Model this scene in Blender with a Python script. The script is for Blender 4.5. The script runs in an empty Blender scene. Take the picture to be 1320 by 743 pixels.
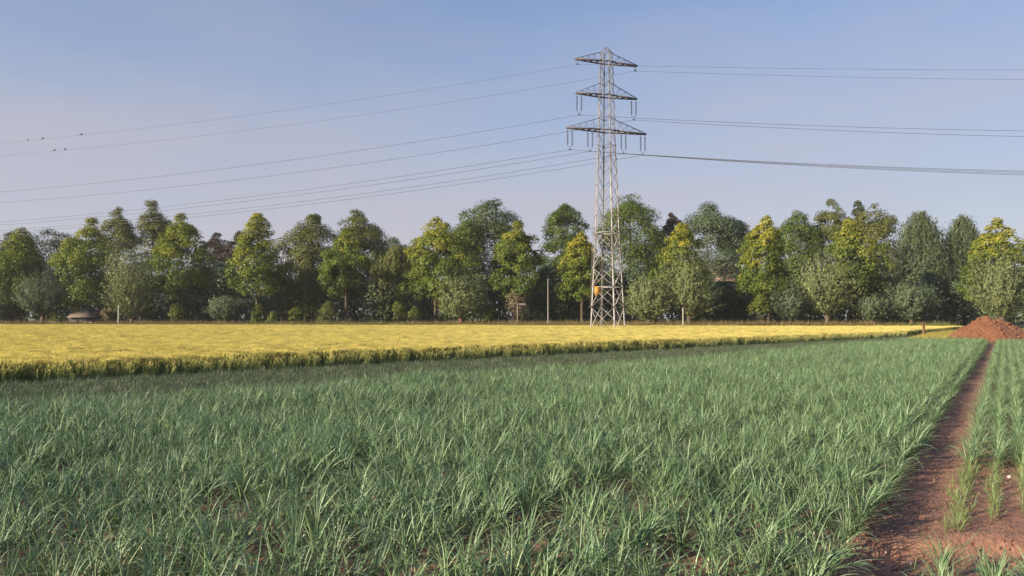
import bpy, math, random
import numpy as np
from mathutils import Vector

R = math.radians
scene = bpy.context.scene
col = scene.collection

# ------------------------------------------------------------------ camera
EYE = 2.6
FPX = 953.0
PITCH = math.atan((407.0 - 371.5) / FPX)
cam = bpy.data.cameras.new("camera")
cam.sensor_width = 36.0
cam.lens = 36.0 * FPX / 1320.0
cam.clip_start = 0.1
cam.clip_end = 6000.0
cam_ob = bpy.data.objects.new("camera", cam)
col.objects.link(cam_ob)
cam_ob.location = (0, 0, EYE)
cam_ob.rotation_euler = (math.pi / 2 + PITCH, 0, 0)
scene.camera = cam_ob

# ------------------------------------------------------------------ sun, sky, exposure
SUN_EL, SUN_BACK = 19.0, 31.0            # elevation, degrees the sun stands behind the camera's left shoulder
world = bpy.data.worlds.new("World")
scene.world = world
world.use_nodes = True
nt = world.node_tree
bg = nt.nodes["Background"]
sky = nt.nodes.new("ShaderNodeTexSky")
sky.sky_type = "NISHITA"
sky.sun_disc = False
sky.sun_elevation = R(SUN_EL)
sky.sun_rotation = R(270 - SUN_BACK)
sky.altitude = 0
sky.air_density = 1.0
sky.dust_density = 0.6
sky.ozone_density = 2.5
# thin even haze that whitens the sky towards the horizon, the same all the way round
tc = nt.nodes.new("ShaderNodeTexCoord")
sep = nt.nodes.new("ShaderNodeSeparateXYZ")
nt.links.new(tc.outputs["Generated"], sep.inputs[0])
ramp = nt.nodes.new("ShaderNodeValToRGB")
ramp.color_ramp.interpolation = "EASE"
ramp.color_ramp.elements[0].position = 0.0
ramp.color_ramp.elements[0].color = (0.95, 0.95, 0.95, 1)
ramp.color_ramp.elements[1].position = 0.62
ramp.color_ramp.elements[1].color = (0.30, 0.30, 0.30, 1)
nt.links.new(sep.outputs["Z"], ramp.inputs[0])
hz = nt.nodes.new("ShaderNodeMix")
hz.data_type = "RGBA"
hz.inputs["B"].default_value = (4.75, 4.55, 5.3, 1)
mp = nt.nodes.new("ShaderNodeMapping")
mp.inputs["Scale"].default_value = (1.2, 1.2, 5.0)
wn_ = nt.nodes.new("ShaderNodeTexNoise")                # thin uneven veil
wn_.inputs["Scale"].default_value = 2.2
wn_.inputs["Detail"].default_value = 6
nt.links.new(tc.outputs["Generated"], mp.inputs[0]); nt.links.new(mp.outputs[0], wn_.inputs["Vector"])
ml_ = nt.nodes.new("ShaderNodeMath"); ml_.operation = "MULTIPLY_ADD"; ml_.use_clamp = True
ml_.inputs[1].default_value = 0.48
sb_ = nt.nodes.new("ShaderNodeMath"); sb_.operation = "SUBTRACT"; sb_.inputs[1].default_value = 0.23
nt.links.new(ramp.outputs[0], sb_.inputs[0])
nt.links.new(wn_.outputs["Fac"], ml_.inputs[0]); nt.links.new(sb_.outputs[0], ml_.inputs[2])
nt.links.new(ml_.outputs[0], hz.inputs["Factor"])
hs = nt.nodes.new("ShaderNodeHueSaturation")
hs.inputs["Saturation"].default_value = 1.45
hs.inputs["Value"].default_value = 1.72
nt.links.new(sky.outputs[0], hs.inputs["Color"])
nt.links.new(hs.outputs[0], hz.inputs["A"])
nt.links.new(hz.outputs["Result"], bg.inputs[0])
bg.inputs[1].default_value = 0.05

sun = bpy.data.lights.new("sun", "SUN")
sun.energy = 5.0
sun.angle = R(0.5)
sun.color = (1.0, 0.83, 0.60)
sun_ob = bpy.data.objects.new("sun", sun)
col.objects.link(sun_ob)
_e, _b = R(SUN_EL), R(SUN_BACK)
SUN_DIR = Vector((-math.cos(_b) * math.cos(_e), -math.sin(_b) * math.cos(_e), math.sin(_e)))
sun_ob.rotation_euler = SUN_DIR.to_track_quat("Z", "Y").to_euler()
sun_ob.location = SUN_DIR * 300

scene.view_settings.view_transform = "Standard"
scene.view_settings.look = "None"
scene.view_settings.gamma = 1
scene.view_settings.use_curve_mapping = False
scene.view_settings.exposure = 1.12
scene.render.engine = "CYCLES"
scene.cycles.max_bounces = 6
scene.cycles.diffuse_bounces = 3
scene.cycles.transmission_bounces = 3
scene.cycles.transparent_max_bounces = 4


# ------------------------------------------------------------------ photograph pixel -> world
CP, SP = math.cos(PITCH), math.sin(PITCH)


def at(px, py, Y):
    u, v = (px - 660.0) / FPX, (371.5 - py) / FPX
    dx, dy, dz = u, CP - v * SP, SP + v * CP
    t = Y / dy
    return Vector((dx * t, Y, EYE + dz * t))


def ground_at(px, py):
    u, v = (px - 660.0) / FPX, (371.5 - py) / FPX
    dx, dy, dz = u, CP - v * SP, SP + v * CP
    t = -EYE / dz
    return Vector((dx * t, dy * t, 0))


def proj(P):
    x, y, z = P[0], P[1], P[2] - EYE
    d = y * CP + z * SP
    v = -y * SP + z * CP
    return 660 + FPX * x / d, 371.5 - FPX * v / d


# ------------------------------------------------------------------ helpers
def tag(o, label=None, cat=None, group=None, kind=None):
    if label: o["label"] = label
    if cat: o["category"] = cat
    if group: o["group"] = group
    if kind: o["kind"] = kind
    return o


def empty(name, loc, rz=0.0):
    o = bpy.data.objects.new(name, None)
    o.empty_display_size = 0.2
    col.objects.link(o)
    o.location = loc
    o.rotation_euler = (0, 0, rz)
    return o


class MB:
    """Collects vertices and faces, then links them as ONE mesh object."""
    def __init__(self):
        self.V, self.F, self.n, self.T = [], [], 0, []

    def add(self, V, F, tint=None):
        V = np.asarray(V, dtype=np.float64).reshape(-1, 3)
        F = np.asarray(F, dtype=np.int64)
        self.V.append(V)
        self.F.append(F + self.n)
        self.T.append(np.broadcast_to(np.asarray(0.5 if tint is None else tint, dtype=np.float32), (len(V),)))
        self.n += len(V)

    def box(self, c, s, M=None):
        c, s = np.asarray(c, float), np.asarray(s, float) / 2
        V = np.array([[x, y, z] for x in (-1, 1) for y in (-1, 1) for z in (-1, 1)], float) * s
        if M is not None:
            V = V @ np.asarray(M, float).T
        self.add(V + c, [[0, 1, 3, 2], [4, 6, 7, 5], [0, 4, 5, 1], [2, 3, 7, 6], [0, 2, 6, 4], [1, 5, 7, 3]])

    def beam(self, a, b, w, h=None):
        a, b = np.asarray(a, float), np.asarray(b, float)
        d = b - a
        L = np.linalg.norm(d)
        z = d / L
        ref = np.array([0, 0, 1.0]) if abs(z[2]) < 0.95 else np.array([1.0, 0, 0])
        x = np.cross(ref, z); x /= np.linalg.norm(x)
        y = np.cross(z, x)
        self.box((a + b) / 2, (w, h or w, L), np.stack([x, y, z], 1))

    def angle_bar(self, a, b, w, inward):
        """L-section steel angle from a to b; its corner points away from `inward`."""
        a, b = np.asarray(a, float), np.asarray(b, float)
        z = (b - a) / np.linalg.norm(b - a)
        i = np.asarray(inward, float); i = i - z * i.dot(z); i /= np.linalg.norm(i)
        s = np.cross(z, i)
        p, q = (i + s) / math.sqrt(2), (i - s) / math.sqrt(2)
        t = w * 0.16
        sec = [np.zeros(3), p * w, p * w + q * t, p * t + q * t, q * w + p * t, q * w]
        V = [a + k for k in sec] + [b + k for k in sec]
        F = [[k, (k + 1) % 6, (k + 1) % 6 + 6, k + 6] for k in range(6)]
        F += [[0, 1, 2, 3], [0, 3, 4, 5], [6, 9, 8, 7], [6, 11, 10, 9]]
        self.add(V, F)

    def tube(self, pts, rad, sides=6, tint=None, cap=True):
        pts = np.asarray(pts, float)
        rad = np.broadcast_to(np.asarray(rad, float), (len(pts),))
        d = np.gradient(pts, axis=0)
        d /= np.linalg.norm(d, axis=1)[:, None] + 1e-9
        ref = np.array([0, 0, 1.0]) if abs(d[0][2]) < 0.9 else np.array([1.0, 0, 0])
        x = np.cross(ref, d); x /= np.linalg.norm(x, axis=1)[:, None] + 1e-9
        y = np.cross(d, x)
        a = np.arange(sides) / sides * 2 * math.pi
        V = pts[:, None, :] + rad[:, None, None] * (np.cos(a)[None, :, None] * x[:, None, :] + np.sin(a)[None, :, None] * y[:, None, :])
        F = []
        for i in range(len(pts) - 1):
            for k in range(sides):
                F.append([i * sides + k, i * sides + (k + 1) % sides, (i + 1) * sides + (k + 1) % sides, (i + 1) * sides + k])
        if cap and sides in (4, 6):
            o = (len(pts) - 1) * sides
            F.append([3, 2, 1, 0]); F.append([o, o + 1, o + 2, o + 3])
            if sides == 6:
                F.append([5, 4, 3, 0]); F.append([o, o + 3, o + 4, o + 5])
        self.add(V, F, tint)

    def lathe(self, prof, c=(0, 0, 0), seg=10):
        prof = np.asarray(prof, float)
        a = np.arange(seg) / seg * 2 * math.pi
        V = np.stack([prof[:, 0:1] * np.cos(a), prof[:, 0:1] * np.sin(a), np.repeat(prof[:, 1:2], seg, 1)], 2) + np.asarray(c, float)
        F = [[i * seg + k, i * seg + (k + 1) % seg, (i + 1) * seg + (k + 1) % seg, (i + 1) * seg + k] for i in range(len(prof) - 1) for k in range(seg)]
        self.add(V, F)

    def ellipsoid(self, c, r, seg=10, rings=6, M=None):
        th = np.linspace(0.02, math.pi - 0.02, rings)
        a = np.arange(seg) / seg * 2 * math.pi
        V = np.stack([np.sin(th)[:, None] * np.cos(a), np.sin(th)[:, None] * np.sin(a), np.repeat(np.cos(th)[:, None], seg, 1)], 2).reshape(-1, 3) * np.asarray(r, float)
        if M is not None:
            V = V @ np.asarray(M, float).T
        F = [[i * seg + k, (i + 1) * seg + k, (i + 1) * seg + (k + 1) % seg, i * seg + (k + 1) % seg] for i in range(rings - 1) for k in range(seg)]
        self.add(V + np.asarray(c, float), F)

    def mesh(self, name, mat, smooth=False):
        V = np.concatenate(self.V).astype(np.float32)
        me = bpy.data.meshes.new(name)
        loops, starts, tot = [], [], 0
        for F in self.F:
            if F.size == 0: continue
            k = F.shape[1]
            starts.append(tot + np.arange(len(F)) * k)
            loops.append(F.ravel())
            tot += F.size
        L, S = np.concatenate(loops).astype(np.int32), np.concatenate(starts).astype(np.int32)
        me.vertices.add(len(V)); me.vertices.foreach_set("co", V.ravel())
        me.loops.add(len(L)); me.loops.foreach_set("vertex_index", L)
        me.polygons.add(len(S)); me.polygons.foreach_set("loop_start", S)
        T = np.concatenate(self.T).astype(np.float32)
        at_ = me.attributes.new("tint", "FLOAT", "POINT")
        at_.data.foreach_set("value", T)
        me.update(calc_edges=True)
        if smooth:
            me.polygons.foreach_set("use_smooth", np.ones(len(S), bool))
        me.materials.append(mat)
        return me

    def build(self, name, mat, parent=None, smooth=False):
        o = bpy.data.objects.new(name, self.mesh(name, mat, smooth))
        col.objects.link(o)
        if parent is not None: o.parent = parent
        return o


# ------------------------------------------------------------------ materials
def mat_base(name):
    m = bpy.data.materials.new(name)
    m.use_nodes = True
    n = m.node_tree
    n.nodes.clear()
    out = n.nodes.new("ShaderNodeOutputMaterial")
    return m, n, out


def solid(name, rgb, rough=0.6, metal=0.0, noise=0.0, scale=8.0, bump=0.0, rgb2=None):
    m, n, out = mat_base(name)
    p = n.nodes.new("ShaderNodeBsdfPrincipled")
    p.inputs["Base Color"].default_value = (*rgb, 1)
    p.inputs["Roughness"].default_value = rough
    p.inputs["Metallic"].default_value = metal
    if noise or bump or rgb2:
        t = n.nodes.new("ShaderNodeTexCoord")
        nz = n.nodes.new("ShaderNodeTexNoise")
        nz.inputs["Scale"].default_value = scale
        nz.inputs["Detail"].default_value = 6
        n.links.new(t.outputs["Object"], nz.inputs["Vector"])
        mx = n.nodes.new("ShaderNodeMix"); mx.data_type = "RGBA"
        r2 = rgb2 or tuple(c * (1 - noise) for c in rgb)
        mx.inputs["A"].default_value = (*r2, 1)
        mx.inputs["B"].default_value = (*rgb, 1)
        mr = n.nodes.new("ShaderNodeMapRange")
        mr.inputs["From Min"].default_value = 0.35
        mr.inputs["From Max"].default_value = 0.65
        n.links.new(nz.outputs["Fac"], mr.inputs["Value"])
        n.links.new(mr.outputs[0], mx.inputs["Factor"])
        n.links.new(mx.outputs["Result"], p.inputs["Base Color"])
        if bump:
            b = n.nodes.new("ShaderNodeBump")
            b.inputs["Strength"].default_value = bump
            b.inputs["Distance"].default_value = 0.05
            n.links.new(nz.outputs["Fac"], b.inputs["Height"])
            n.links.new(b.outputs[0], p.inputs["Normal"])
    n.links.new(p.outputs[0], out.inputs[0])
    return m


def leafy(name, c0, c1, trans=0.35, gloss=0.06, rough=0.45, rnd=0.0, c2=None):
    """Leaf: the tint attribute runs from c0 to c1 (to c2); part of the light comes through the blade."""
    m, n, out = mat_base(name)
    a = n.nodes.new("ShaderNodeAttribute"); a.attribute_name = "tint"
    r = n.nodes.new("ShaderNodeValToRGB")
    r.color_ramp.elements[0].color = (*c0, 1)
    r.color_ramp.elements[1].color = (*c1, 1)
    if c2:
        r.color_ramp.elements[1].position = 0.6
        e = r.color_ramp.elements.new(1.0); e.color = (*c2, 1)
    n.links.new(a.outputs["Fac"], r.inputs[0])
    colr = r.outputs[0]
    if rnd:
        oi = n.nodes.new("ShaderNodeObjectInfo")
        mr = n.nodes.new("ShaderNodeMapRange")
        mr.inputs["To Min"].default_value = 1 - rnd
        mr.inputs["To Max"].default_value = 1 + rnd
        n.links.new(oi.outputs["Random"], mr.inputs["Value"])
        hs = n.nodes.new("ShaderNodeHueSaturation")
        n.links.new(colr, hs.inputs["Color"])
        n.links.new(mr.outputs[0], hs.inputs["Value"])
        colr = hs.outputs[0]
    d = n.nodes.new("ShaderNodeBsdfDiffuse")
    t = n.nodes.new("ShaderNodeBsdfTranslucent")
    g = n.nodes.new("ShaderNodeBsdfGlossy"); g.inputs["Roughness"].default_value = rough
    m1 = n.nodes.new("ShaderNodeMixShader"); m1.inputs[0].default_value = trans
    m2 = n.nodes.new("ShaderNodeMixShader"); m2.inputs[0].default_value = gloss
    n.links.new(colr, d.inputs[0]); n.links.new(colr, t.inputs[0])
    n.links.new(d.outputs[0], m1.inputs[1]); n.links.new(t.outputs[0], m1.inputs[2])
    n.links.new(m1.outputs[0], m2.inputs[1]); n.links.new(g.outputs[0], m2.inputs[2])
    n.links.new(m2.outputs[0], out.inputs[0])
    return m


M = {}
M["linden"] = leafy("linden_leaf", (0.063, 0.106, 0.021), (0.123, 0.177, 0.029), 0.38, gloss=0.015, c2=(0.353, 0.330, 0.042))  # c2: low sun's yellow put into the colour of the upper leaves
M["willow"] = leafy("willow_leaf", (0.120, 0.162, 0.069), (0.228, 0.258, 0.110), 0.30, gloss=0.015)
M["willow_dark"] = leafy("willow_dark_leaf", (0.080, 0.118, 0.065), (0.137, 0.179, 0.100), 0.28, gloss=0.015)
M["birch"] = leafy("birch_leaf", (0.097, 0.118, 0.032), (0.171, 0.185, 0.053), 0.38, gloss=0.015)
M["weep"] = leafy("weeping_leaf", (0.063, 0.092, 0.044), (0.114, 0.146, 0.065), 0.3, gloss=0.015)
M["oak"] = leafy("broad_leaf", (0.051, 0.085, 0.025), (0.108, 0.148, 0.038), 0.3, gloss=0.015)
M["acacia"] = leafy("pinnate_leaf", (0.068, 0.112, 0.023), (0.137, 0.185, 0.038), 0.36, gloss=0.015)
M["purple"] = leafy("purple_leaf", (0.066, 0.052, 0.038), (0.100, 0.081, 0.048), 0.3, gloss=0.015)
M["dark"] = leafy("dark_leaf", (0.066, 0.101, 0.055), (0.105, 0.146, 0.074), 0.25, gloss=0.015)
M["far"] = leafy("far_leaf", (0.057, 0.078, 0.053), (0.091, 0.112, 0.069), 0.25, gloss=0.015)
M["bush"] = leafy("bush_leaf", (0.085, 0.123, 0.023), (0.171, 0.196, 0.037), 0.38, gloss=0.015)
M["drybush"] = leafy("dry_twig", (0.114, 0.095, 0.053), (0.217, 0.185, 0.105), 0.25, gloss=0.015)
M["hedge"] = leafy("hedge_leaf", (0.030, 0.062, 0.019), (0.057, 0.095, 0.027), 0.3, gloss=0.015)
M["straw"] = leafy("dead_leek_leaf", (0.30, 0.21, 0.11), (0.50, 0.40, 0.24), 0.2, rnd=.3)
M["bark"] = solid("bark", (0.11, 0.082, 0.060), 0.9, noise=0.55, scale=3.0, bump=0.6)
M["bark_red"] = solid("red_bark", (0.17, 0.075, 0.050), 0.9, noise=0.5, scale=4.0, bump=0.5)
M["bark_pale"] = solid("pale_bark", (0.34, 0.28, 0.22), 0.85, noise=0.6, scale=2.0, bump=0.3)
M["leek"] = leafy("leek_leaf", (0.23, 0.29, 0.12), (0.108, 0.205, 0.088), 0.22, gloss=0.06, rough=0.5, rnd=0.25, c2=(0.290, 0.395, 0.235))
M["young_leek"] = leafy("young_leek_leaf", (0.26, 0.25, 0.10), (0.145, 0.235, 0.08), 0.25, gloss=0.06, rnd=0.18, c2=(0.22, 0.28, 0.12))
M["leek_stem"] = solid("leek_shank", (0.42, 0.46, 0.27), 0.45, noise=0.3, scale=14)
M["wheat"] = leafy("wheat_straw", (0.18, 0.29, 0.12), (0.50, 0.48, 0.16), 0.42, gloss=0.03, rnd=0.24, c2=(0.80, 0.69, 0.25))
M["verge"] = leafy("verge_grass", (0.060, 0.092, 0.048), (0.085, 0.130, 0.066), 0.25, gloss=0.04, rnd=0.25, c2=(0.22, 0.22, 0.15))
M["drygrass"] = leafy("dry_grass", (0.12, 0.12, 0.04), (0.22, 0.17, 0.075), 0.3, gloss=0.02, rnd=0.25, c2=(0.32, 0.22, 0.11))
M["greengrass"] = leafy("green_grass", (0.08, 0.12, 0.025), (0.16, 0.19, 0.05), 0.3, gloss=0.03, rnd=0.2, c2=(0.25, 0.25, 0.08))
M["ripe"] = leafy("yellow_grass", (0.16, 0.17, 0.04), (0.40, 0.33, 0.08), 0.3, gloss=0.03, rnd=0.15, c2=(0.60, 0.46, 0.14))
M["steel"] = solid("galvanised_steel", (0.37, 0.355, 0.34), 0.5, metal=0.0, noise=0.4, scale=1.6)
M["steel_dark"] = solid("dark_steel", (0.11, 0.085, 0.090), 0.7, noise=0.35, scale=3.0)  # on the crossarms this dark colour carries the shade of their undersides
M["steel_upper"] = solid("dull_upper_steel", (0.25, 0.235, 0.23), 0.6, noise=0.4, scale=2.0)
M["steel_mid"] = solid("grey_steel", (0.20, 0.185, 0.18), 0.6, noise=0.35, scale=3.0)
M["insulator"] = solid("glazed_insulator", (0.05, 0.045, 0.05), 0.25)
M["wire"] = solid("aluminium_wire", (0.12, 0.12, 0.13), 0.55, metal=0.3)
M["orange"] = solid("orange_sign", (0.60, 0.26, 0.02), 0.45, noise=0.12, scale=3)
M["concrete"] = solid("concrete", (0.36, 0.34, 0.31), 0.9, noise=0.3, scale=6, bump=0.3)
M["pole"] = solid("pole_grey", (0.25, 0.25, 0.245), 0.6, noise=0.2, scale=3)
M["wood"] = solid("weathered_wood", (0.27, 0.22, 0.17), 0.9, noise=0.5, scale=9, bump=0.4)
M["wood_red"] = solid("rusty_wood", (0.17, 0.080, 0.045), 0.9, noise=0.5, scale=6, bump=0.5)
M["roof_brown"] = solid("brown_roof", (0.14, 0.105, 0.092), 0.9, noise=0.3, scale=3)
M["tile_pink"] = solid("pink_roof_tile", (0.27, 0.185, 0.17), 0.8, noise=0.3, scale=5)
M["wall_dark"] = solid("dark_boards", (0.022, 0.022, 0.030), 0.8, noise=0.3, scale=4)
M["wall_brick"] = solid("dark_brick_wall", (0.11, 0.085, 0.075), 0.9, noise=0.3, scale=3)
M["wall_cream"] = solid("cream_render", (0.62, 0.50, 0.34), 0.85, noise=0.15, scale=4)
M["white"] = solid("white_paint", (0.60, 0.60, 0.61), 0.4, noise=0.08, scale=3)
M["glass"] = solid("dark_glass", (0.02, 0.025, 0.03), 0.08)
M["rubber"] = solid("black_rubber", (0.02, 0.02, 0.02), 0.8)
M["bird"] = solid("dark_feathers", (0.03, 0.03, 0.035), 0.7, noise=0.3, scale=9)
M["stone"] = solid("pale_stone", (0.62, 0.58, 0.53), 0.8, noise=0.3, scale=20, bump=0.3)
M["clod"] = solid("soil_clod", (0.27, 0.145, 0.10), 0.95, noise=0.35, scale=15, bump=0.6)
M["chip"] = solid("pale_chip", (0.42, 0.31, 0.22), 0.9, noise=0.4, scale=12)


def soil_material(name, c0, c1, c2, sc=1.0):
    m, n, out = mat_base(name)
    p = n.nodes.new("ShaderNodeBsdfPrincipled")
    p.inputs["Roughness"].default_value = 0.95
    t = n.nodes.new("ShaderNodeTexCoord")
    big = n.nodes.new("ShaderNodeTexNoise"); big.inputs["Scale"].default_value = 0.9 * sc; big.inputs["Detail"].default_value = 5
    fine = n.nodes.new("ShaderNodeTexNoise"); fine.inputs["Scale"].default_value = 14 * sc; fine.inputs["Detail"].default_value = 8; fine.inputs["Roughness"].default_value = 0.65
    vor = n.nodes.new("ShaderNodeTexVoronoi"); vor.inputs["Scale"].default_value = 28 * sc
    for k in (big, fine, vor): n.links.new(t.outputs["Object"], k.inputs["Vector"])
    r = n.nodes.new("ShaderNodeValToRGB")
    r.color_ramp.elements[0].position = 0.3; r.color_ramp.elements[0].color = (*c0, 1)
    r.color_ramp.elements[1].position = 0.72; r.color_ramp.elements[1].color = (*c2, 1)
    e = r.color_ramp.elements.new(0.5); e.color = (*c1, 1)
    ad = n.nodes.new("ShaderNodeMath"); ad.operation = "MULTIPLY_ADD"
    n.links.new(fine.outputs["Fac"], ad.inputs[0]); ad.inputs[1].default_value = 0.6
    ml = n.nodes.new("ShaderNodeMath"); ml.operation = "MULTIPLY"; ml.inputs[1].default_value = 0.4
    n.links.new(big.outputs["Fac"], ml.inputs[0]); n.links.new(ml.outputs[0], ad.inputs[2])
    n.links.new(ad.outputs[0], r.inputs[0])
    n.links.new(r.outputs[0], p.inputs["Base Color"])
    b1 = n.nodes.new("ShaderNodeBump"); b1.inputs["Strength"].default_value = 0.8; b1.inputs["Distance"].default_value = 0.03
    n.links.new(fine.outputs["Fac"], b1.inputs["Height"])
    b2 = n.nodes.new("ShaderNodeBump"); b2.inputs["Strength"].default_value = 0.5; b2.inputs["Distance"].default_value = 0.015
    n.links.new(vor.outputs["Distance"], b2.inputs["Height"]); n.links.new(b1.outputs[0], b2.inputs["Normal"])
    n.links.new(b2.outputs[0], p.inputs["Normal"])
    n.links.new(p.outputs[0], out.inputs[0])
    return m


M["soil"] = soil_material("field_soil", (0.135, 0.068, 0.048), (0.225, 0.114, 0.078), (0.35, 0.195, 0.135))
M["heap"] = soil_material("heap_soil", (0.095, 0.040, 0.021), (0.160, 0.065, 0.031), (0.26, 0.115, 0.058), 0.35)
M["ground"] = soil_material("meadow_ground", (0.055, 0.070, 0.026), (0.085, 0.095, 0.035), (0.13, 0.115, 0.05), 0.3)
M["verge_soil"] = soil_material("verge_ground", (0.035, 0.042, 0.024), (0.058, 0.060, 0.034), (0.11, 0.09, 0.055), 0.6)


# ------------------------------------------------------------------ noise
def vnoise(x, y, seed=0):
    xi, yi = np.floor(x).astype(np.int64), np.floor(y).astype(np.int64)
    xf, yf = x - xi, y - yi
    xf, yf = xf * xf * (3 - 2 * xf), yf * yf * (3 - 2 * yf)

    def h(a, b):
        v = (a * 374761393 + b * 668265263 + seed * 974711) & 0x7FFFFFFF
        v = ((v ^ (v >> 13)) * 1274126177) & 0x7FFFFFFF
        return ((v ^ (v >> 16)) & 0xFFFF) / 65535.0
    return (h(xi, yi) * (1 - xf) + h(xi + 1, yi) * xf) * (1 - yf) + (h(xi, yi + 1) * (1 - xf) + h(xi + 1, yi + 1) * xf) * yf


def fbm(x, y, oct=4, seed=0):
    s, a, t = 0, 1.0, 0
    for k in range(oct):
        s = s + a * vnoise(x * 2 ** k, y * 2 ** k, seed + k); t += a; a *= 0.55
    return s / t - 0.5


def sstep(a, b, x):
    t = np.clip((x - a) / (b - a), 0, 1)
    return t * t * (3 - 2 * t)


# ------------------------------------------------------------------ field layout
RX, RY = 0.555, 0.832                     # direction of the leek rows (they run to a vanishing point right of the frame)
NX, NY = 0.667, -0.745                    # across the wheat edge, towards the camera
WHEAT_N, LEEK_N, FIELD_END = -33.2, -22.3, 68.0


def leek_limit(x, y):                     # the leeks come closer to the wheat towards the far end
    return LEEK_N - 4.6 * np.clip((x * 0.745 + y * 0.667 - 30) / 45, 0, 1)


def to_xy(q, s):                          # q across the rows, s along them
    return q * RY + s * RX, -q * RX + s * RY


def to_qs(x, y):
    return x * RY - y * RX, x * RX + y * RY


def soil_height(x, y):
    """Relief of the bare soil right of the leek bed: wheel track, little cut step near the camera, clods."""
    q, s = to_qs(x, y)
    near = sstep(30, 12, y)
    h = 0.05 * fbm(x * 1.6, y * 1.6, 4, 3) + (0.075 * fbm(x * 7, y * 7, 3, 9)) * (0.25 + 0.75 * near)
    yy = y + 0.25 * (fbm(x * 1.1, y * 0.4, 2, 5)) + 0.02 * x
    step = sstep(8.52, 8.66, yy)
    ridge = np.exp(-((yy - 8.78) / 0.13) ** 2)
    inright = sstep(-1.55, -1.2, q)
    h = h + inright * (-0.13 * (1 - step) + 0.035 * ridge)
    h = h - 0.05 * np.exp(-((q + 0.98) / 0.26) ** 2)      # wheel track
    return h + 0.02


# ------------------------------------------------------------------ setting
def sheet(name, corners, z, mat):
    b = MB(); b.add([(x, y, z) for x, y in corners], [list(range(len(corners)))])
    return tag(b.build(name, mat), kind="structure")


sheet("ground", [(-600, -150), (600, -150), (600, 900), (-600, 900)], -0.20, M["ground"])
# meadow: raised a little so the soil strip can dip
b = MB()
sheet("verge", [(-80, -16.5), (90, 135.7), (75, 139), (-95, -13)], -0.09, M["verge_soil"])
bpy.data.objects["verge"].data.vertices.foreach_set("co", np.array(
    [c for n_, u_ in ((WHEAT_N + 1, -60), (WHEAT_N + 1, 160), (LEEK_N + 0.6, 160), (LEEK_N + 0.6, -60))
     for c in (n_ * NX + u_ * 0.745, n_ * NY + u_ * 0.667, -0.02)], dtype=np.float32))

# soil under the whole leek field
fs = []
xs = np.concatenate([np.arange(-40, 60, 1.0)])
ys = np.arange(-2, FIELD_END + 3, 1.0)
b = MB()
X, Y = np.meshgrid(xs, ys, indexing="ij")
keep = (X * NX + Y * NY) > leek_limit(X, Y) - 0.5
idx = np.arange(X.size).reshape(X.shape)
F = np.stack([idx[:-1, :-1], idx[1:, :-1], idx[1:, 1:], idx[:-1, 1:]], -1).reshape(-1, 4)
kq = keep[:-1, :-1].ravel()
qc, sc_ = to_qs(X[:-1, :-1].ravel() + .5, Y[:-1, :-1].ravel() + .5)
b.add(np.stack([X, Y, np.full_like(X, -0.012)], -1), F[kq & ~((qc > -2.6) & (qc < 6))])
field = tag(b.build("field_soil", M["soil"]), kind="structure")

# relief of the soil where it shows: from the left bed's last rows to past the right frame edge
qv = np.arange(-4.2, 6.2, 0.055)
sv = [5.0]
while sv[-1] < 92: sv.append(sv[-1] + 0.045 * max(1, sv[-1] / 11))
sv = np.array(sv)
Q, S = np.meshgrid(qv, sv, indexing="ij")
X, Y = to_xy(Q, S)
Z = soil_height(X, Y)
Z = np.where((Q < -4.1) | (Q > 6.1), -0.1, Z)
idx = np.arange(X.size).reshape(X.shape)
F = np.stack([idx[:-1, :-1], idx[1:, :-1], idx[1:, 1:], idx[:-1, 1:]], -1).reshape(-1, 4)
F = F[(Y[:-1, :-1].ravel() < FIELD_END + 2)]
b = MB(); b.add(np.stack([X, Y, Z], -1), F)
tag(b.build("dirt_track", M["soil"], smooth=True), kind="structure")


# ------------------------------------------------------------------ instanced ground cover
def rot_to_euler(az, tx, ty):
    """Turn by az about Z, then lean ty towards +X and tx towards -Y; returns XYZ Euler angles."""
    n = len(az)
    c, s = np.cos(az), np.sin(az); z0 = np.zeros(n); o1 = np.ones(n)
    Rz = np.stack([np.stack([c, -s, z0], 1), np.stack([s, c, z0], 1), np.stack([z0, z0, o1], 1)], 1)
    c, s = np.cos(ty), np.sin(ty)
    Ry = np.stack([np.stack([c, z0, s], 1), np.stack([z0, o1, z0], 1), np.stack([-s, z0, c], 1)], 1)
    c, s = np.cos(tx), np.sin(tx)
    Rx = np.stack([np.stack([o1, z0, z0], 1), np.stack([z0, c, -s], 1), np.stack([z0, s, c], 1)], 1)
    m = Ry @ Rx @ Rz
    return np.stack([np.arctan2(m[:, 2, 1], m[:, 2, 2]), -np.arcsin(np.clip(m[:, 2, 0], -1, 1)), np.arctan2(m[:, 1, 0], m[:, 0, 0])], 1)


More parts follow.
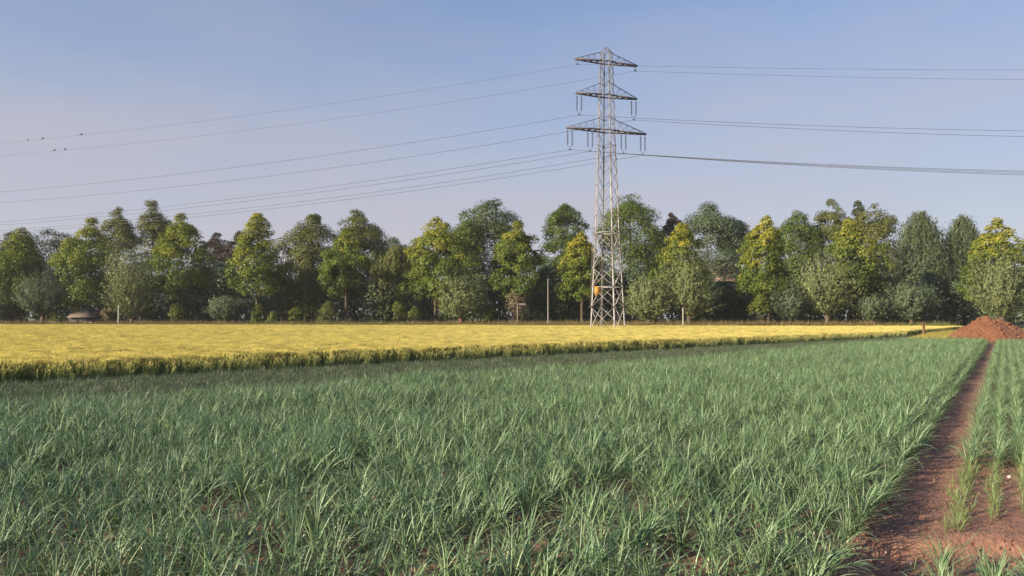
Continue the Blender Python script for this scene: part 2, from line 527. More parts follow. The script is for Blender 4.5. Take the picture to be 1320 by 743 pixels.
def scatter(name, pts, eul, scl, vid, meshes):
    """One stuff object: its points carry copies of the given meshes."""
    me = bpy.data.meshes.new(name)
    me.vertices.add(len(pts)); me.vertices.foreach_set("co", np.asarray(pts, np.float32).ravel())
    a = me.attributes.new("turn", "FLOAT_VECTOR", "POINT"); a.data.foreach_set("vector", np.asarray(eul, np.float32).ravel())
    a = me.attributes.new("size", "FLOAT", "POINT"); a.data.foreach_set("value", np.asarray(scl, np.float32))
    a = me.attributes.new("which", "INT", "POINT"); a.data.foreach_set("value", np.asarray(vid, np.int32))
    ob = bpy.data.objects.new(name, me); col.objects.link(ob)
    ng = bpy.data.node_groups.new(name + "_nodes", "GeometryNodeTree")
    ng.interface.new_socket("Geometry", in_out="INPUT", socket_type="NodeSocketGeometry")
    ng.interface.new_socket("Geometry", in_out="OUTPUT", socket_type="NodeSocketGeometry")
    N, Lk = ng.nodes, ng.links
    gi, go = N.new("NodeGroupInput"), N.new("NodeGroupOutput")
    jn = N.new("GeometryNodeJoinGeometry")
    for m_ in meshes:
        src = bpy.data.objects.new(name + "_sample", m_)
        oi = N.new("GeometryNodeObjectInfo"); oi.inputs["Object"].default_value = src
        g2i = N.new("GeometryNodeGeometryToInstance")
        Lk.new(oi.outputs["Geometry"], g2i.inputs[0]); Lk.new(g2i.outputs[0], jn.inputs[0])

    def attr(nm, ty):
        k = N.new("GeometryNodeInputNamedAttribute"); k.data_type = ty; k.inputs["Name"].default_value = nm
        return [s for s in k.outputs if s.enabled][0]
    ip = N.new("GeometryNodeInstanceOnPoints")
    ip.inputs["Pick Instance"].default_value = True
    e2r = N.new("FunctionNodeEulerToRotation")
    Lk.new(attr("turn", "FLOAT_VECTOR"), e2r.inputs[0])
    Lk.new(gi.outputs[0], ip.inputs["Points"]); Lk.new(jn.outputs[0], ip.inputs["Instance"])
    Lk.new(attr("which", "INT"), ip.inputs["Instance Index"])
    Lk.new(e2r.outputs[0], ip.inputs["Rotation"]); Lk.new(attr("size", "FLOAT"), ip.inputs["Scale"])
    Lk.new(ip.outputs[0], go.inputs[0])
    md = ob.modifiers.new("scatter", "NODES"); md.node_group = ng
    return tag(ob, kind="stuff")


def blade(mb, base, az, elev, length, width, droop, rng, seg=5, fold=0.35, t0=0.25, t1=0.6, kink=None):
    """One strap leaf: starts at elevation elev, bends over by droop radians along its length; V-folded cross section."""
    p = np.array(base, float); V = []; T = []
    h = np.array([math.cos(az), math.sin(az), 0.0]); side = np.array([-math.sin(az), math.cos(az), 0.0])
    step = length / seg
    e = elev
    for i in range(seg + 1):
        t = i / seg
        w = width * (0.75 + 0.6 * t - 1.35 * t ** 3.0) if i < seg else width * 0.06
        d = h * math.cos(e) + np.array([0, 0, 1.0]) * math.sin(e)
        nrm = -h * math.sin(e) + np.array([0, 0, 1.0]) * math.cos(e)
        V += [p - side * w / 2 + nrm * w * fold, p.copy(), p + side * w / 2 + nrm * w * fold]
        tt = t0 + (t1 - t0) * min(1, t * 2.2)
        T += [tt, tt, tt]
        p = p + d * step
        e -= droop * (0.25 + 1.5 * t) / seg
        if kink and abs(t - kink) < 0.5 / seg: e -= 1.5
        p = p + side * step * 0.12 * (rng.random() - 0.5)
    F = []
    for i in range(seg):
        a = i * 3
        F += [[a, a + 1, a + 4, a + 3], [a + 1, a + 2, a + 5, a + 4]]
    mb.add(V, F, T)


def leek_meshes(count, seed, mat, size=1.0, leaves=(12, 17), spread=1.0):
    out = []
    for v in range(count):
        rng = np.random.default_rng(seed + v)
        mb = MB()
        n = int(rng.integers(*leaves))
        a0 = rng.random() * 6.28
        for i in range(n):
            inner = i / (n - 1)                      # 0 oldest and lowest leaf, 1 youngest and upright
            az = a0 + (i % 2) * math.pi + rng.normal(0, 0.6)
            elev = 0.85 + 0.6 * inner + rng.normal(0, 0.14)
            L = size * (0.48 + 0.22 * math.sin(math.pi * min(1, inner * 1.15)) + rng.normal(0, 0.05))
            droop = spread * max(0.3, 2.4 - 1.6 * inner + rng.normal(0, 0.7))
            blade(mb, (0, 0, 0.07 * size + 0.05 * size * inner), az, elev, L, size * (0.0125 + 0.0065 * rng.random()), droop, rng,
                  seg=6, t1=0.12 if rng.random() < .03 else float(np.clip(0.40 + 0.60 * rng.random(), 0, 1)), kink=(0.5 + 0.3 * rng.random()) if rng.random() < 0.22 else None)
        out.append(mb.mesh("leek_leaves", mat))
    return out


leek_var = leek_meshes(14, 100, M["leek"])
young_var = leek_meshes(6, 300, M["young_leek"], 0.42, (6, 9), 0.7)
mb = MB(); mb.tube([(0, 0, -0.03), (0, 0, 0.06), (0, 0, 0.16)], [0.016, 0.015, 0.011], 6)
stem_mesh = mb.mesh("leek_stem", M["leek_stem"], True)


def stalk_mesh(rng, n, half, mat):
    mb = MB()
    for i in range(n):
        x, y = rng.uniform(-half, half, 2)
        H = 0.93 - abs(rng.normal(0, 0.085))
        az = rng.random() * 6.28
        ln = abs(rng.normal(0, 0.09)); laz = rng.normal(-0.2, 0.9)
        dx, dy = ln * math.cos(laz), ln * math.sin(laz)
        c, s = math.cos(az), math.sin(az)
        w = 0.0045
        zs = (0.0, 0.45 * H, 0.9 * H)
        P = [(x + dx * (z / H) ** 2, y + dy * (z / H) ** 2, z) for z in zs]
        V = []
        for p in P: V += [(p[0] - c * w, p[1] - s * w, p[2]), (p[0] + c * w, p[1] + s * w, p[2])]
        mb.add(V, [[0, 1, 3, 2], [2, 3, 5, 4]], [0.05, 0.05, 0.22, 0.22, 0.6, 0.6])
        # nodding ear: two crossed pointed blades
        t = np.array([math.cos(laz) * 0.45, math.sin(laz) * 0.45, 0.85]); t /= np.linalg.norm(t)
        b0 = np.array(P[2]); le = 0.115 + 0.03 * rng.random()
        u = np.cross(t, [c, s, 0.1]); u /= np.linalg.norm(u); v2 = np.cross(t, u)
        tt = 0.66 + 0.34 * rng.random()
        for q in (u, v2):
            mb.add([b0, b0 + t * le * .35 + q * .013, b0 + t * le, b0 + t * le * .35 - q * .013], [[0, 1, 2, 3]], tt)
        for k in range(3):                            # leaves up the stem
            hz_ = (0.18 + 0.27 * k + 0.14 * rng.random()) * H
            a2 = rng.random() * 6.28
            d = np.array([math.cos(a2), math.sin(a2), 0]); sd = np.array([-d[1], d[0], 0]) * 0.007
            p0 = np.array([x + dx * (hz_ / H) ** 2, y + dy * (hz_ / H) ** 2, hz_])
            p1 = p0 + d * 0.07 + np.array([0, 0, 0.10]); p2 = p1 + d * 0.10 + np.array([0, 0, -0.04])
            gt = 0.02 + 0.16 * rng.random() + 0.10 * k
            mb.add([p0 - sd, p0 + sd, p1 - sd, p1 + sd, p2], [[0, 1, 3, 2]], gt)
            mb.add([p1 - sd, p1 + sd, p2], [[0, 1, 2]], gt)
    return mb.mesh("wheat_stalks", mat)


def grass_mesh(rng, n, half, hgt, lean, mat, wid=0.006, lo=0.0, hi=1.0):
    mb = MB()
    for i in range(n):
        x, y = rng.uniform(-half, half, 2)
        az = rng.random() * 6.28
        H = hgt * rng.uniform(0.4, 1.1)
        e = 1.5 - lean * rng.random()
        d = np.array([math.cos(az), math.sin(az), 0]); sd = np.array([-d[1], d[0], 0]) * wid
        p0 = np.array([x, y, -0.02]); p1 = p0 + (d * math.cos(e) + np.array([0, 0, math.sin(e)])) * H * .6
        e -= lean * rng.random()
        p2 = p1 + (d * math.cos(e) + np.array([0, 0, math.sin(e)])) * H * .5
        t = rng.uniform(lo, hi)
        mb.add([p0 - sd, p0 + sd, p1 - sd * .8, p1 + sd * .8, p2], [[0, 1, 3, 2]], t)
        mb.add([p1 - sd * .8, p1 + sd * .8, p2], [[0, 1, 2]], t)
    return mb.mesh("grass_blades", mat)


def in_poly(x, y, poly):
    ins = np.zeros(len(x), bool)
    j = len(poly) - 1
    for i in range(len(poly)):
        xi, yi = poly[i]; xj, yj = poly[j]
        c = ((yi > y) != (yj > y)) & (x < (xj - xi) * (y - yi) / (yj - yi + 1e-12) + xi)
        ins ^= c; j = i
    return ins


def visible(x, y, margin):
    return np.abs(x) < y * (660 / FPX) + margin


# --- wheat field
WFAR = lambda px: 150.0 - 26 * px / 1320.0
poly = [(-60, -8.6), (42.5, 82.6), (66, 112), (74, 122), (-125, 152), (-140, 60)]
poly[0] = tuple(np.array([WHEAT_N * NX, WHEAT_N * NY]) + -45 * np.array([0.745, 0.667]))
xs = np.arange(-130, 80, 0.46); ys = np.arange(-10, 156, 0.46)
X, Y = np.meshgrid(xs, ys, indexing="ij"); X, Y = X.ravel(), Y.ravel()
rng = np.random.default_rng(5)
X = X + rng.normal(0, 0.16, X.size); Y = Y + rng.normal(0, 0.16, Y.size)
k = in_poly(X, Y, poly) & visible(X, Y, 8) & (Y > 8)
edge = np.abs(X * NX + Y * NY - WHEAT_N)
X, Y = X[k], Y[k]
near = (X * NX + Y * NY) > WHEAT_N - 25
keep = near | (rng.random(X.size) < 0.7)
X, Y = X[keep], Y[keep]
n = X.size
wh = [stalk_mesh(np.random.default_rng(40 + v), 130, 0.25, M["wheat"]) for v in range(8)]
scatter("wheat_field", np.stack([X, Y, np.zeros(n)], 1), rot_to_euler(rng.random(n) * 6.28, rng.normal(0, .04, n), rng.normal(.03, .05, n)),
        (0.97 + 0.12 * fbm(X * 0.12, Y * 0.12, 3, 2) + rng.normal(0, 0.03, n)), rng.integers(0, 8, n), wh)
b = MB()
b.add([(x, y, -0.05) for x, y in poly], [[0, 1, 2, 3], [0, 3, 4, 5]])
tag(b.build("wheat_ground", M["verge_soil"]), kind="structure")

# --- loose stalks leaning out of the wheat edge
_u = rng.uniform(-20, 108, 3600); _n = WHEAT_N - 0.1 + np.abs(rng.normal(0, 0.38, _u.size))
X, Y = _n * NX + _u * 0.745, _n * NY + _u * 0.667
k = visible(X, Y, 3) & (Y > 15) & (Y < 84); X, Y, _n = X[k], Y[k], _n[k]; n = X.size
loose = [stalk_mesh(np.random.default_rng(60 + v), 4, 0.16, M["wheat"]) for v in range(6)]
scatter("wheat_edge_stalks", np.stack([X, Y, np.zeros(n)], 1), rot_to_euler(rng.random(n) * 6.28, rng.normal(.12, .22, n), rng.normal(.05, .28, n)),
        np.clip(0.92 - 0.25 * (_n - WHEAT_N) + rng.normal(0, .10, n), .5, 1.05), rng.integers(0, 6, n), loose)

# --- grassy verge between the wheat and the leeks
u = rng.uniform(-35, 115, 42000); nn = rng.uniform(WHEAT_N - 0.3, LEEK_N + 0.5, u.size)
X, Y = nn * NX + u * 0.745, nn * NY + u * 0.667
k = visible(X, Y, 3) & (Y > 8) & (Y < 100) & (nn < leek_limit(X, Y) + .6)
far_side = (nn - WHEAT_N) / (LEEK_N - WHEAT_N)
k &= rng.random(u.size) < (1.0 - 0.6 * np.clip(far_side - 0.55, 0, 1) * 2)
X, Y, fs_ = X[k], Y[k], far_side[k]; n = X.size
vg = [grass_mesh(np.random.default_rng(70 + v), 60, 0.30, 0.30, 0.9, M["verge"]) for v in range(6)]
scatter("verge_grass", np.stack([X, Y, np.zeros(n)], 1), rot_to_euler(rng.random(n) * 6.28, np.zeros(n), rng.normal(0.1, .15, n)),
        (0.95 - 0.5 * fs_) * rng.uniform(0.5, 1.4, n), rng.integers(0, 6, n), vg)

# --- leek rows
row_q = []
q = -1.52
for bed in range(20):
    for i in range(9):
        row_q.append(q); q -= 0.36
    q -= 0.36 * (0.75 if bed else 0.6)
left_rows = np.array(row_q)
right_rows = np.array([-0.56 + 0.362 * i for i in range(9)])
bare = [(ground_at(px, py + 8), r_) for px, py, r_ in ((60, 690, .3), (420, 640, .3), (330, 735, .3), (860, 735, .35), (945, 690, .28), (85, 615, .5), (285, 668, .42), (600, 718, .36), (690, 690, .40), (795, 650, .42), (1045, 712, .3), (150, 590, .3), (900, 580, .4), (1000, 548, .6), (480, 735, .3))]
PX, PY, PZ, YG = [], [], [], []
rl = np.random.default_rng(11)
for q in np.concatenate([left_rows, right_rows]):
    s = np.arange(2, 115, 0.128); s = s + rl.normal(0, 0.02, s.size)
    qq = q + rl.normal(0, 0.025, s.size)
    x, y = to_xy(qq, s)
    k = (x * NX + y * NY > leek_limit(x, y)) & (y < FIELD_END + 0.4 * np.sin(x)) & visible(x, y, 1.2) & (y > 6.3)
    if q > -1.2:                                      # right beds: full rows beyond, a gap of bare soil nearer, a few plants at the step
        lim = {0: 12.3, 1: 12.5, 2: 12.3}.get(int(round((q + 0.56) / 0.362)), 12.4)
        k &= (y > lim) | ((y < (7.75 if q < -.4 else 7.4)) & (y > 6.5))
        k &= rl.random(s.size) < 0.96
    else:
        k &= rl.random(s.size) < 0.95
    # thin places
    k &= ~((fbm(x * 0.5, y * 0.5, 3, 77) < -0.27) & (rl.random(s.size) < 0.5))
    for c, r_ in bare:
        k &= (x - c.x) ** 2 + ((y - c.y) * 0.8) ** 2 > r_ ** 2
    PX.append(x[k]); PY.append(y[k])
PX, PY = np.concatenate(PX), np.concatenate(PY)
PZ = np.where(to_qs(PX, PY)[0] > -2.0, soil_height(PX, PY) - 0.01, 0.0)
n = PX.size
grow = 0.98 + 0.5 * fbm(PX * 0.35, PY * 0.35, 3, 21)
SC = grow * rl.uniform(0.78, 1.14, n)
_q = to_qs(PX, PY)[0]
SC = np.where(np.abs(_q + 1.55) < .1, SC * np.where(PY < 14, .92, .72), SC)
SC = np.where(_q > -1.2, SC * np.where(PY < 8, .8, .74), SC)
EU = rot_to_euler(rl.random(n) * 6.28, rl.normal(0.02, 0.15, n), rl.normal(0.17, 0.20, n))
VID = rl.integers(0, 14, n)
# the 300 that show largest: the nearest ones inside the frame
cand = []
for i in np.argsort(PY ** 2 + PX ** 2)[:2500]:
    u_, v_ = proj((PX[i], PY[i], PZ[i] + 0.25))
    if 3 < u_ < 1317 and v_ < 738: cand.append(i)
chosen = np.array(cand[:286])
mask = np.ones(n, bool); mask[chosen] = False
scatter("leek_rows", np.stack([PX, PY, PZ], 1)[mask], EU[mask], SC[mask], VID[mask], leek_var)
nth = {}
for i in sorted(chosen, key=lambda i: PY[i]):
    right = to_qs(PX[i], PY[i])[0] > -1.2
    o = bpy.data.objects.new("leek_plant", leek_var[VID[i]])
    col.objects.link(o)
    o.location = (PX[i], PY[i], PZ[i]); o.rotation_euler = EU[i]; o.scale = (SC[i],) * 3
    if right:
        r_ = int(round((to_qs(PX[i], PY[i])[0] + 0.56) / 0.362)); nth[r_] = nth.get(r_, 0) + 1
        tag(o, "leek in the bottom right corner, %s row from the track, %s from the front" % (
            ("first", "second", "third", "fourth")[min(r_, 3)], ("first", "second", "third", "fourth", "fifth", "sixth", "seventh", "eighth", "ninth", "tenth", "eleventh", "twelfth", "thirteenth", "fourteenth")[nth[r_] - 1]), "leek plant", "leeks in the bottom right corner")
    elif to_qs(PX[i], PY[i])[0] > -1.6:
        tag(o, "blue green leek leaning over the bare track, in the last row of the dense bed", "leek plant", "leeks along the edge of the bare track")
    else:
        tag(o, "blue green leek plant with drooping strap leaves in the dense bed along the bottom edge", "leek plant", "leeks along the bottom of the dense bed")
    st = bpy.data.objects.new("stem", stem_mesh); col.objects.link(st); st.parent = o

# young, thin, yellowish leeks on the bare soil
rows_y = [(right_rows[0], 8.75, 12.4, 0.042, 0.06), (right_rows[1], 9.3, 12.6, 0.06, 0.03), (right_rows[2], 9.4, 12.3, 0.07, 0.03)]
pts = []
for q, y0, y1, dstep, jit in rows_y:
    s = 5.0
    while True:
        s += dstep * rl.uniform(0.7, 1.3)
        x, y = to_xy(q + rl.normal(0, jit), s)
        if y > y1: break
        if y > y0: pts.append((x, y, (y - y0) / (y1 - y0)))
P = np.array(pts); n = len(P)
zz = soil_height(P[:, 0], P[:, 1]) - 0.01
scatter("young_leeks", np.stack([P[:, 0], P[:, 1], zz], 1), rot_to_euler(rl.random(n) * 6.28, rl.normal(0, .15, n), rl.normal(.15, .2, n)),
        rl.uniform(0.6, 1.15, n), rl.integers(0, 6, n), young_var)

# --- clods and pale chips on the soil
def rock_mesh(seed, mat):
    r_ = np.random.default_rng(seed)
    mb = MB(); mb.ellipsoid((0, 0, 0), (1, 0.8, 0.6), 7, 5)
    V = mb.V[0]; V *= (1 + r_.normal(0, 0.24, (len(V), 1)))
    return mb.mesh("clod", mat)


clods = [rock_mesh(900 + v, M["clod"]) for v in range(5)]
chips = [rock_mesh(930 + v, M["chip"]) for v in range(4)]
rc = np.random.default_rng(17)
n = 16000
s = 6 + 40 * rc.random(n) ** 2.0; q = rc.uniform(-1.6, 3.5, n)
X, Y = to_xy(q, s); k = visible(X, Y, 1) & (Y > 6); X, Y = X[k], Y[k]; n = X.size
scatter("soil_clods", np.stack([X, Y, soil_height(X, Y)], 1), rc.random((n, 3)) * 6.28, 0.005 + 0.022 * rc.random(n) ** 3, rc.integers(0, 5, n), clods)
n = 2600
s = 6 + 34 * rc.random(n) ** 2.0; q = rc.uniform(-1.6, 3.5, n)
X, Y = to_xy(q, s); k = visible(X, Y, 1) & (Y > 6); X, Y = X[k], Y[k]; n = X.size
scatter("pale_chips", np.stack([X, Y, soil_height(X, Y) + 0.004], 1), rc.random((n, 3)) * 6.28, 0.005 + 0.010 * rc.random(n) ** 2, rc.integers(0, 4, n), chips)
def litter_mesh(seed):
    r_ = np.random.default_rng(seed); mb = MB()
    blade(mb, (0, 0, 0.004), 0, 0.12, 0.10 + .12 * r_.random(), 0.012, 0.25 + .2 * r_.random(), r_, seg=4, t0=.3, t1=1.0)
    return mb.mesh("dead_leaf", M["straw"])


n = 1500
s = 5 + 40 * rc.random(n) ** 1.8; q = rc.uniform(-5.0, 3.2, n)
X, Y = to_xy(q, s); k = visible(X, Y, 1) & (Y > 6); X, Y = X[k], Y[k]; n = X.size
Zl = np.where(to_qs(X, Y)[0] > -2.3, soil_height(X, Y), 0) + .008
scatter("dead_leaves", np.stack([X, Y, Zl], 1), np.stack([rc.normal(0, .15, n), rc.normal(0, .15, n), rc.random(n) * 6.28], 1), rc.uniform(.5, 1.5, n), rc.integers(0, 5, n), [litter_mesh(980 + v) for v in range(5)])
for px, py, r_, lab in ((1301, 618, 0.034, "round white stone lying on the bare soil by the right edge"),
                        (1173, 708, 0.022, "small white stone at the foot of the little soil step"),
                        (1142, 703, 0.013, "tiny pale stone on the bare track beside the leek bed")):
    g = ground_at(px, py)
    mb = MB(); mb.ellipsoid((0, 0, 0), (r_, r_ * .85, r_ * .75), 10, 7)
    V = mb.V[0]; V *= 1 + 0.06 * np.random.default_rng(int(px)).normal(size=(len(V), 1))
    o = mb.build("stone", M["stone"], smooth=True)
    o.location = (g.x, g.y, float(soil_height(np.array([g.x]), np.array([g.y]))[0]) + r_ * .45)
    tag(o, lab, "stone", "white stones on the bare soil")

# ------------------------------------------------------------------ trees
def unit(v): return v / (np.linalg.norm(v, axis=-1, keepdims=True) + 1e-9)


def add_leaves(mb, P, Nn, L, W, rng, tint, along=None, jit=0.45):
    n = len(P)
    Nn = unit(Nn + rng.normal(0, jit, (n, 3)))
    T = rng.normal(0, 1, (n, 3)) if along is None else along + rng.normal(0, 0.25, (n, 3))
    T = unit(T - Nn * (T * Nn).sum(1, keepdims=True))
    B = np.cross(Nn, T)
    sz = rng.uniform(0.65, 1.3, (n, 1))
    V = np.stack([P - T * L / 2 * sz, P + B * W / 2 * sz, P + T * L / 2 * sz, P - B * W / 2 * sz], 1).reshape(-1, 3)
    F = np.arange(4 * n).reshape(n, 4)
    mb.add(V, F, np.repeat(np.clip(tint, 0, 1), 4))


def limb(mb, a, b, r0, r1, rng, bend=0.12):
    a, b = np.asarray(a, float), np.asarray(b, float)
    L = np.linalg.norm(b - a)
    m1 = a + (b - a) * .4 + rng.normal(0, bend * L * .5, 3) * [1, 1, .3] + [0, 0, .06 * L]
    mb.tube([a, m1, b], [r0, (r0 + r1) / 2, r1], 4, cap=False)


PROFILES = {
    "linden": [(0, .40), (.08, .86), (.25, 1.0), (.5, .92), (.7, .66), (.86, .38), (1, .10)],
    "dome":   [(0, .35), (.15, .85), (.4, 1.0), (.65, .95), (.85, .66), (1, .15)],
    "tall":   [(0, .55), (.2, .85), (.45, 1.0), (.7, .85), (.88, .55), (1, .15)],
    "bush":   [(0, .85), (.25, 1.0), (.55, .92), (.8, .62), (1, .12)],
}


def clumped(H, zb, rad, prof, ncl, clr, nleaf, L, W, rng, up=0.35, tip=0.0, inner=0.15, sag=0.0, tip_tint=0.0):
    """Leaf clumps spread near the crown's envelope; returns the leaf mesh and the clump centres."""
    t_, r_ = np.array(PROFILES[prof]).T
    mb = MB(); C = []
    ph = rng.random() * 6.28
    lobes = rng.normal(0, 1, 6)
    t0_ = rng.normal(0, .07)
    drift, da = rng.uniform(0, .22) * rad, rng.random() * 6.28
    r_ = np.clip(r_ * (1 + rng.normal(0, .10, len(r_))), .08, 1.1)
    _m = int(np.argmax(r_)); r_[_m:] = np.minimum.accumulate(r_[_m:])
    for i in range(ncl):
        while True:
            t = rng.random()
            if rng.random() < np.interp(t, t_, r_) + 0.12: break
        if i < 7: t = (.985, .95, .90, .85, .79, .74, .70)[i]
        elif i < 19: t = rng.uniform(.52, .90)
        a = i * 2.39996 + ph + rng.normal(0, 0.4)
        lob = 1 + 0.15 * (lobes[0] * math.sin(2 * a + lobes[1]) + lobes[2] * math.sin(3 * a + lobes[3] + 4 * t))
        rr = rad * np.interp(t, t_, r_) * lob
        cr = clr * rng.uniform(0.6, 1.25) * (0.55 + 0.45 * np.interp(t, t_, r_))
        rho = max(0, rr - cr * 0.7) * (inner + (1 - inner) * rng.random() ** 0.45)
        c = np.array([rho * math.cos(a), rho * math.sin(a), zb + (H - zb) * t - cr * 0.35 * (t > .8)])
        c[2] -= sag * (rho / rad) ** 2
        c[:2] += drift * math.sin(math.pi * (t * .9 + .1)) * np.array([math.cos(da), math.sin(da)])
        C.append((c, cr))
        n = int(nleaf / ncl * (cr / clr) ** 2 * 1.15) + 8
        d = unit(rng.normal(0, 1, (n, 3)))
        outw = unit(np.array([c[0] / rad, c[1] / rad, up + 0.3 * t]))
        d = np.where((d @ outw < -0.25)[:, None], -d, d)
        P = c + d * cr * rng.uniform(0.55, 1.08, (n, 1)) * [1.08, 1.08, 0.80]
        tint = 0.33 + t0_ + rng.normal(0, 0.12) + rng.normal(0, 0.16, n) + tip_tint * max(0, t - 0.3)  # tint rises with height; on lindens this paints the sunlit yellow tops
        add_leaves(mb, P, d + [0, 0, .35] + outw * .35, L, W, rng, tint)
    return mb, C


def tree_root(name, px, Y, label, cat, group):
    p = at(px, 407, Y)
    return tag(empty(name, (p.x, Y, -0.15)), label, cat, group)


def px2m(px, Y): return px * Y / FPX


def top_h(py, Y): return at(660, py, Y).z + 0.15


def broad_tree(px, top, bottom, width, Y, label, seed, kind="linden", prof="linden", name="linden_tree", group="lindens in the row behind the wheat",
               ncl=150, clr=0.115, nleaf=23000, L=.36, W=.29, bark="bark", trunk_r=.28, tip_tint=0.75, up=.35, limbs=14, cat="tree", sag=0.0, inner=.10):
    rng = np.random.default_rng(seed)
    root = tree_root(name, px, Y, label, cat, group)
    H, zb, rad = top_h(top, Y), max(0.3, top_h(bottom, Y)), px2m(width, Y) / 2
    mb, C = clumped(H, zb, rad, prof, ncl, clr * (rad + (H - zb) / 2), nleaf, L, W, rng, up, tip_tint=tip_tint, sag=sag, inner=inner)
    lean = rng.normal(0, 0.15, 2)
    tz = zb + (H - zb) * 0.75
    tm = MB()
    pts = [(0, 0, -0.2), (0, 0, 0.3), (lean[0] * .3, lean[1] * .3, zb), (lean[0], lean[1], (zb + tz) / 2), (lean[0] * 1.4, lean[1] * 1.4, tz)]
    tm.tube(pts, [trunk_r * 1.45, trunk_r, trunk_r * .85, trunk_r * .5, trunk_r * .12], 8)
    order = sorted(range(len(C)), key=lambda i: rng.random())[:limbs]
    bm_ = MB()
    for i in order:
        c, cr = C[i]
        z0 = min(max(zb * 0.9, c[2] - (0.5 + .5 * rng.random()) * np.hypot(c[0], c[1]) - .5), tz * .95)
        f = np.clip((z0 - zb) / (tz - zb + .01), 0, 1)
        limb(bm_, (lean[0] * f, lean[1] * f, z0), c, trunk_r * (.42 - .25 * f), trunk_r * .08, rng)
    tr = tm.build("trunk", M[bark], root, True)
    bm_.build("limbs", M[bark], tr, True)
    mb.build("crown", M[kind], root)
    return root


def willow(px, top, bottom, width, Y, label, seed, kind="willow", bark="bark", trunk_h=None, group="pollard willows in front of the tree row", nst=420, name="pollard_willow", upright=0.0, trunk_r=.42):
    """Pollard: a stout short trunk, a knuckled head and a ball of straight shoots with narrow leaves."""
    rng = np.random.default_rng(seed)
    root = tree_root(name, px, Y, label, "tree", group)
    H, zb, rad = top_h(top, Y), max(0.5, top_h(bottom, Y)), px2m(width, Y) / 2 * 1.2
    head = trunk_h or (zb + 0.30 * (H - zb))
    tm = MB()
    tm.tube([(0, 0, -.2), (0, 0, .35), (0.05, 0.02, head * .7), (0.08, 0.02, head), (0.08, 0.02, head + .35)], [trunk_r * 1.3, trunk_r * .95, trunk_r * .9, trunk_r * 1.25, trunk_r * .6], 8)
    tr = tm.build("trunk", M[bark], root, True)
    zc = (zb + H) / 2
    hz2 = (H - zb) / 2
    lm, mb = MB(), MB()
    lobes = rng.normal(0, 1, 8)
    ends, dirs, tin = [], [], []
    for i in range(nst):
        d = unit(rng.normal(0, 1, 3) + [0, 0, upright])
        a = math.atan2(d[1], d[0]); el = math.asin(d[2])
        lob = 1 + .09 * (lobes[0] * math.sin(3 * a + lobes[1] + 2 * el) + lobes[2] * math.sin(5 * a + lobes[3]) + lobes[4] * math.sin(4 * el + lobes[5] + a))
        tgt = np.array([0.08, .02, zc]) + d * [rad * (1 + .22 * max(0, -d[2])), rad * (1 + .22 * max(0, -d[2])), hz2] * lob * rng.uniform(.78, 1.06)
        o = np.array([.08, .02, head + .1]) + unit(rng.normal(0, 1, 3)) * trunk_r * .6
        mid = (o + tgt) / 2 + np.array([0, 0, .18 * np.linalg.norm(tgt - o) * (1 - abs(d[2])) * .6])
        if i % 12 == 0: lm.tube([o, mid, tgt], [.055, .035, .012], 4, cap=False)
        k = 20
        tt = rng.uniform(.32, 1.03, k)[:, None]
        P = (1 - tt) ** 2 * o + 2 * tt * (1 - tt) * mid + tt ** 2 * tgt + rng.normal(0, .16, (k, 3))
        ends.append(P); dirs.append(np.repeat(unit((tgt - mid))[None], k, 0))
        tin.append(.5 + rng.normal(0, .12) + rng.normal(0, .15, k))
    P, D, T = np.concatenate(ends), np.concatenate(dirs), np.concatenate(tin)
    out = unit(P - [0, 0, zc])
    add_leaves(mb, P, out + [0, 0, .3], .52, .15, rng, T, along=D, jit=.5)
    lm.build("limbs", M[bark], tr)
    mb.build("crown", M[kind], root)
    return root


def weeping(px, top, bottom, width, Y, label, seed, kind="weep", group="tall trees behind the row", bark="bark", name="weeping_willow", nst=420, drop=(.25, .6), L=.55, W=.16):
    rng = np.random.default_rng(seed)
    root = tree_root(name, px, Y, label, "tree", group)
    H, zb, rad = top_h(top, Y), max(.3, top_h(bottom, Y)), px2m(width, Y) / 2
    t_, r_ = np.array(PROFILES["dome"]).T
    rad *= 1.18
    mb, tm, lm = MB(), MB(), MB()
    tm.tube([(0, 0, -.2), (0, 0, .4), (.1, .1, H * .35), (.2, 0, H * .6), (.1, 0, H * .88)], [.6, .42, .34, .2, .04], 8)
    P, T, O = [], [], []
    for i in range(nst):
        t = .25 + .75 * rng.random() ** .65
        a = rng.random() * 6.28
        rho = rad * np.interp(t, t_, r_) * rng.random() ** .45 * (1 + .14 * math.sin(3 * a + seed) + .1 * math.sin(7 * a))
        s0 = np.array([rho * math.cos(a), rho * math.sin(a), zb + (H - zb) * t + rng.normal(0, .3)])
        Ls = (H - zb) * rng.uniform(*drop) * (.35 + .65 * rho / rad)
        k = int(12 + 22 * Ls / (.4 * (H - zb) + .01))
        u_ = rng.random((k, 1))
        sway = rng.normal(0, .18, 3) * [1, 1, 0]
        P.append(s0 + u_ * np.array([math.cos(a) * .35, math.sin(a) * .35, -Ls]) + u_ ** 2 * sway + rng.normal(0, .16, (k, 3)))
        O.append(np.repeat(np.array([[math.cos(a), math.sin(a), .2]]), k, 0))
        T.append(.45 + rng.normal(0, .16) + rng.normal(0, .15, k))
        if i % 22 == 0: limb(lm, (.1, 0, max(1.5, s0[2] - rho * 1.1 - 1)), s0, .13, .02, rng)
    P, T, O = np.concatenate(P), np.concatenate(T), np.concatenate(O)
    P[:, 2] = np.maximum(P[:, 2], .2)
    add_leaves(mb, P, O, L, W, rng, T, along=np.repeat([[0, 0, -1.0]], len(P), 0), jit=.5)
    tr = tm.build("trunk", M[bark], root, True)
    lm.build("limbs", M[bark], tr)
    mb.build("crown", M[kind], root)
    return root


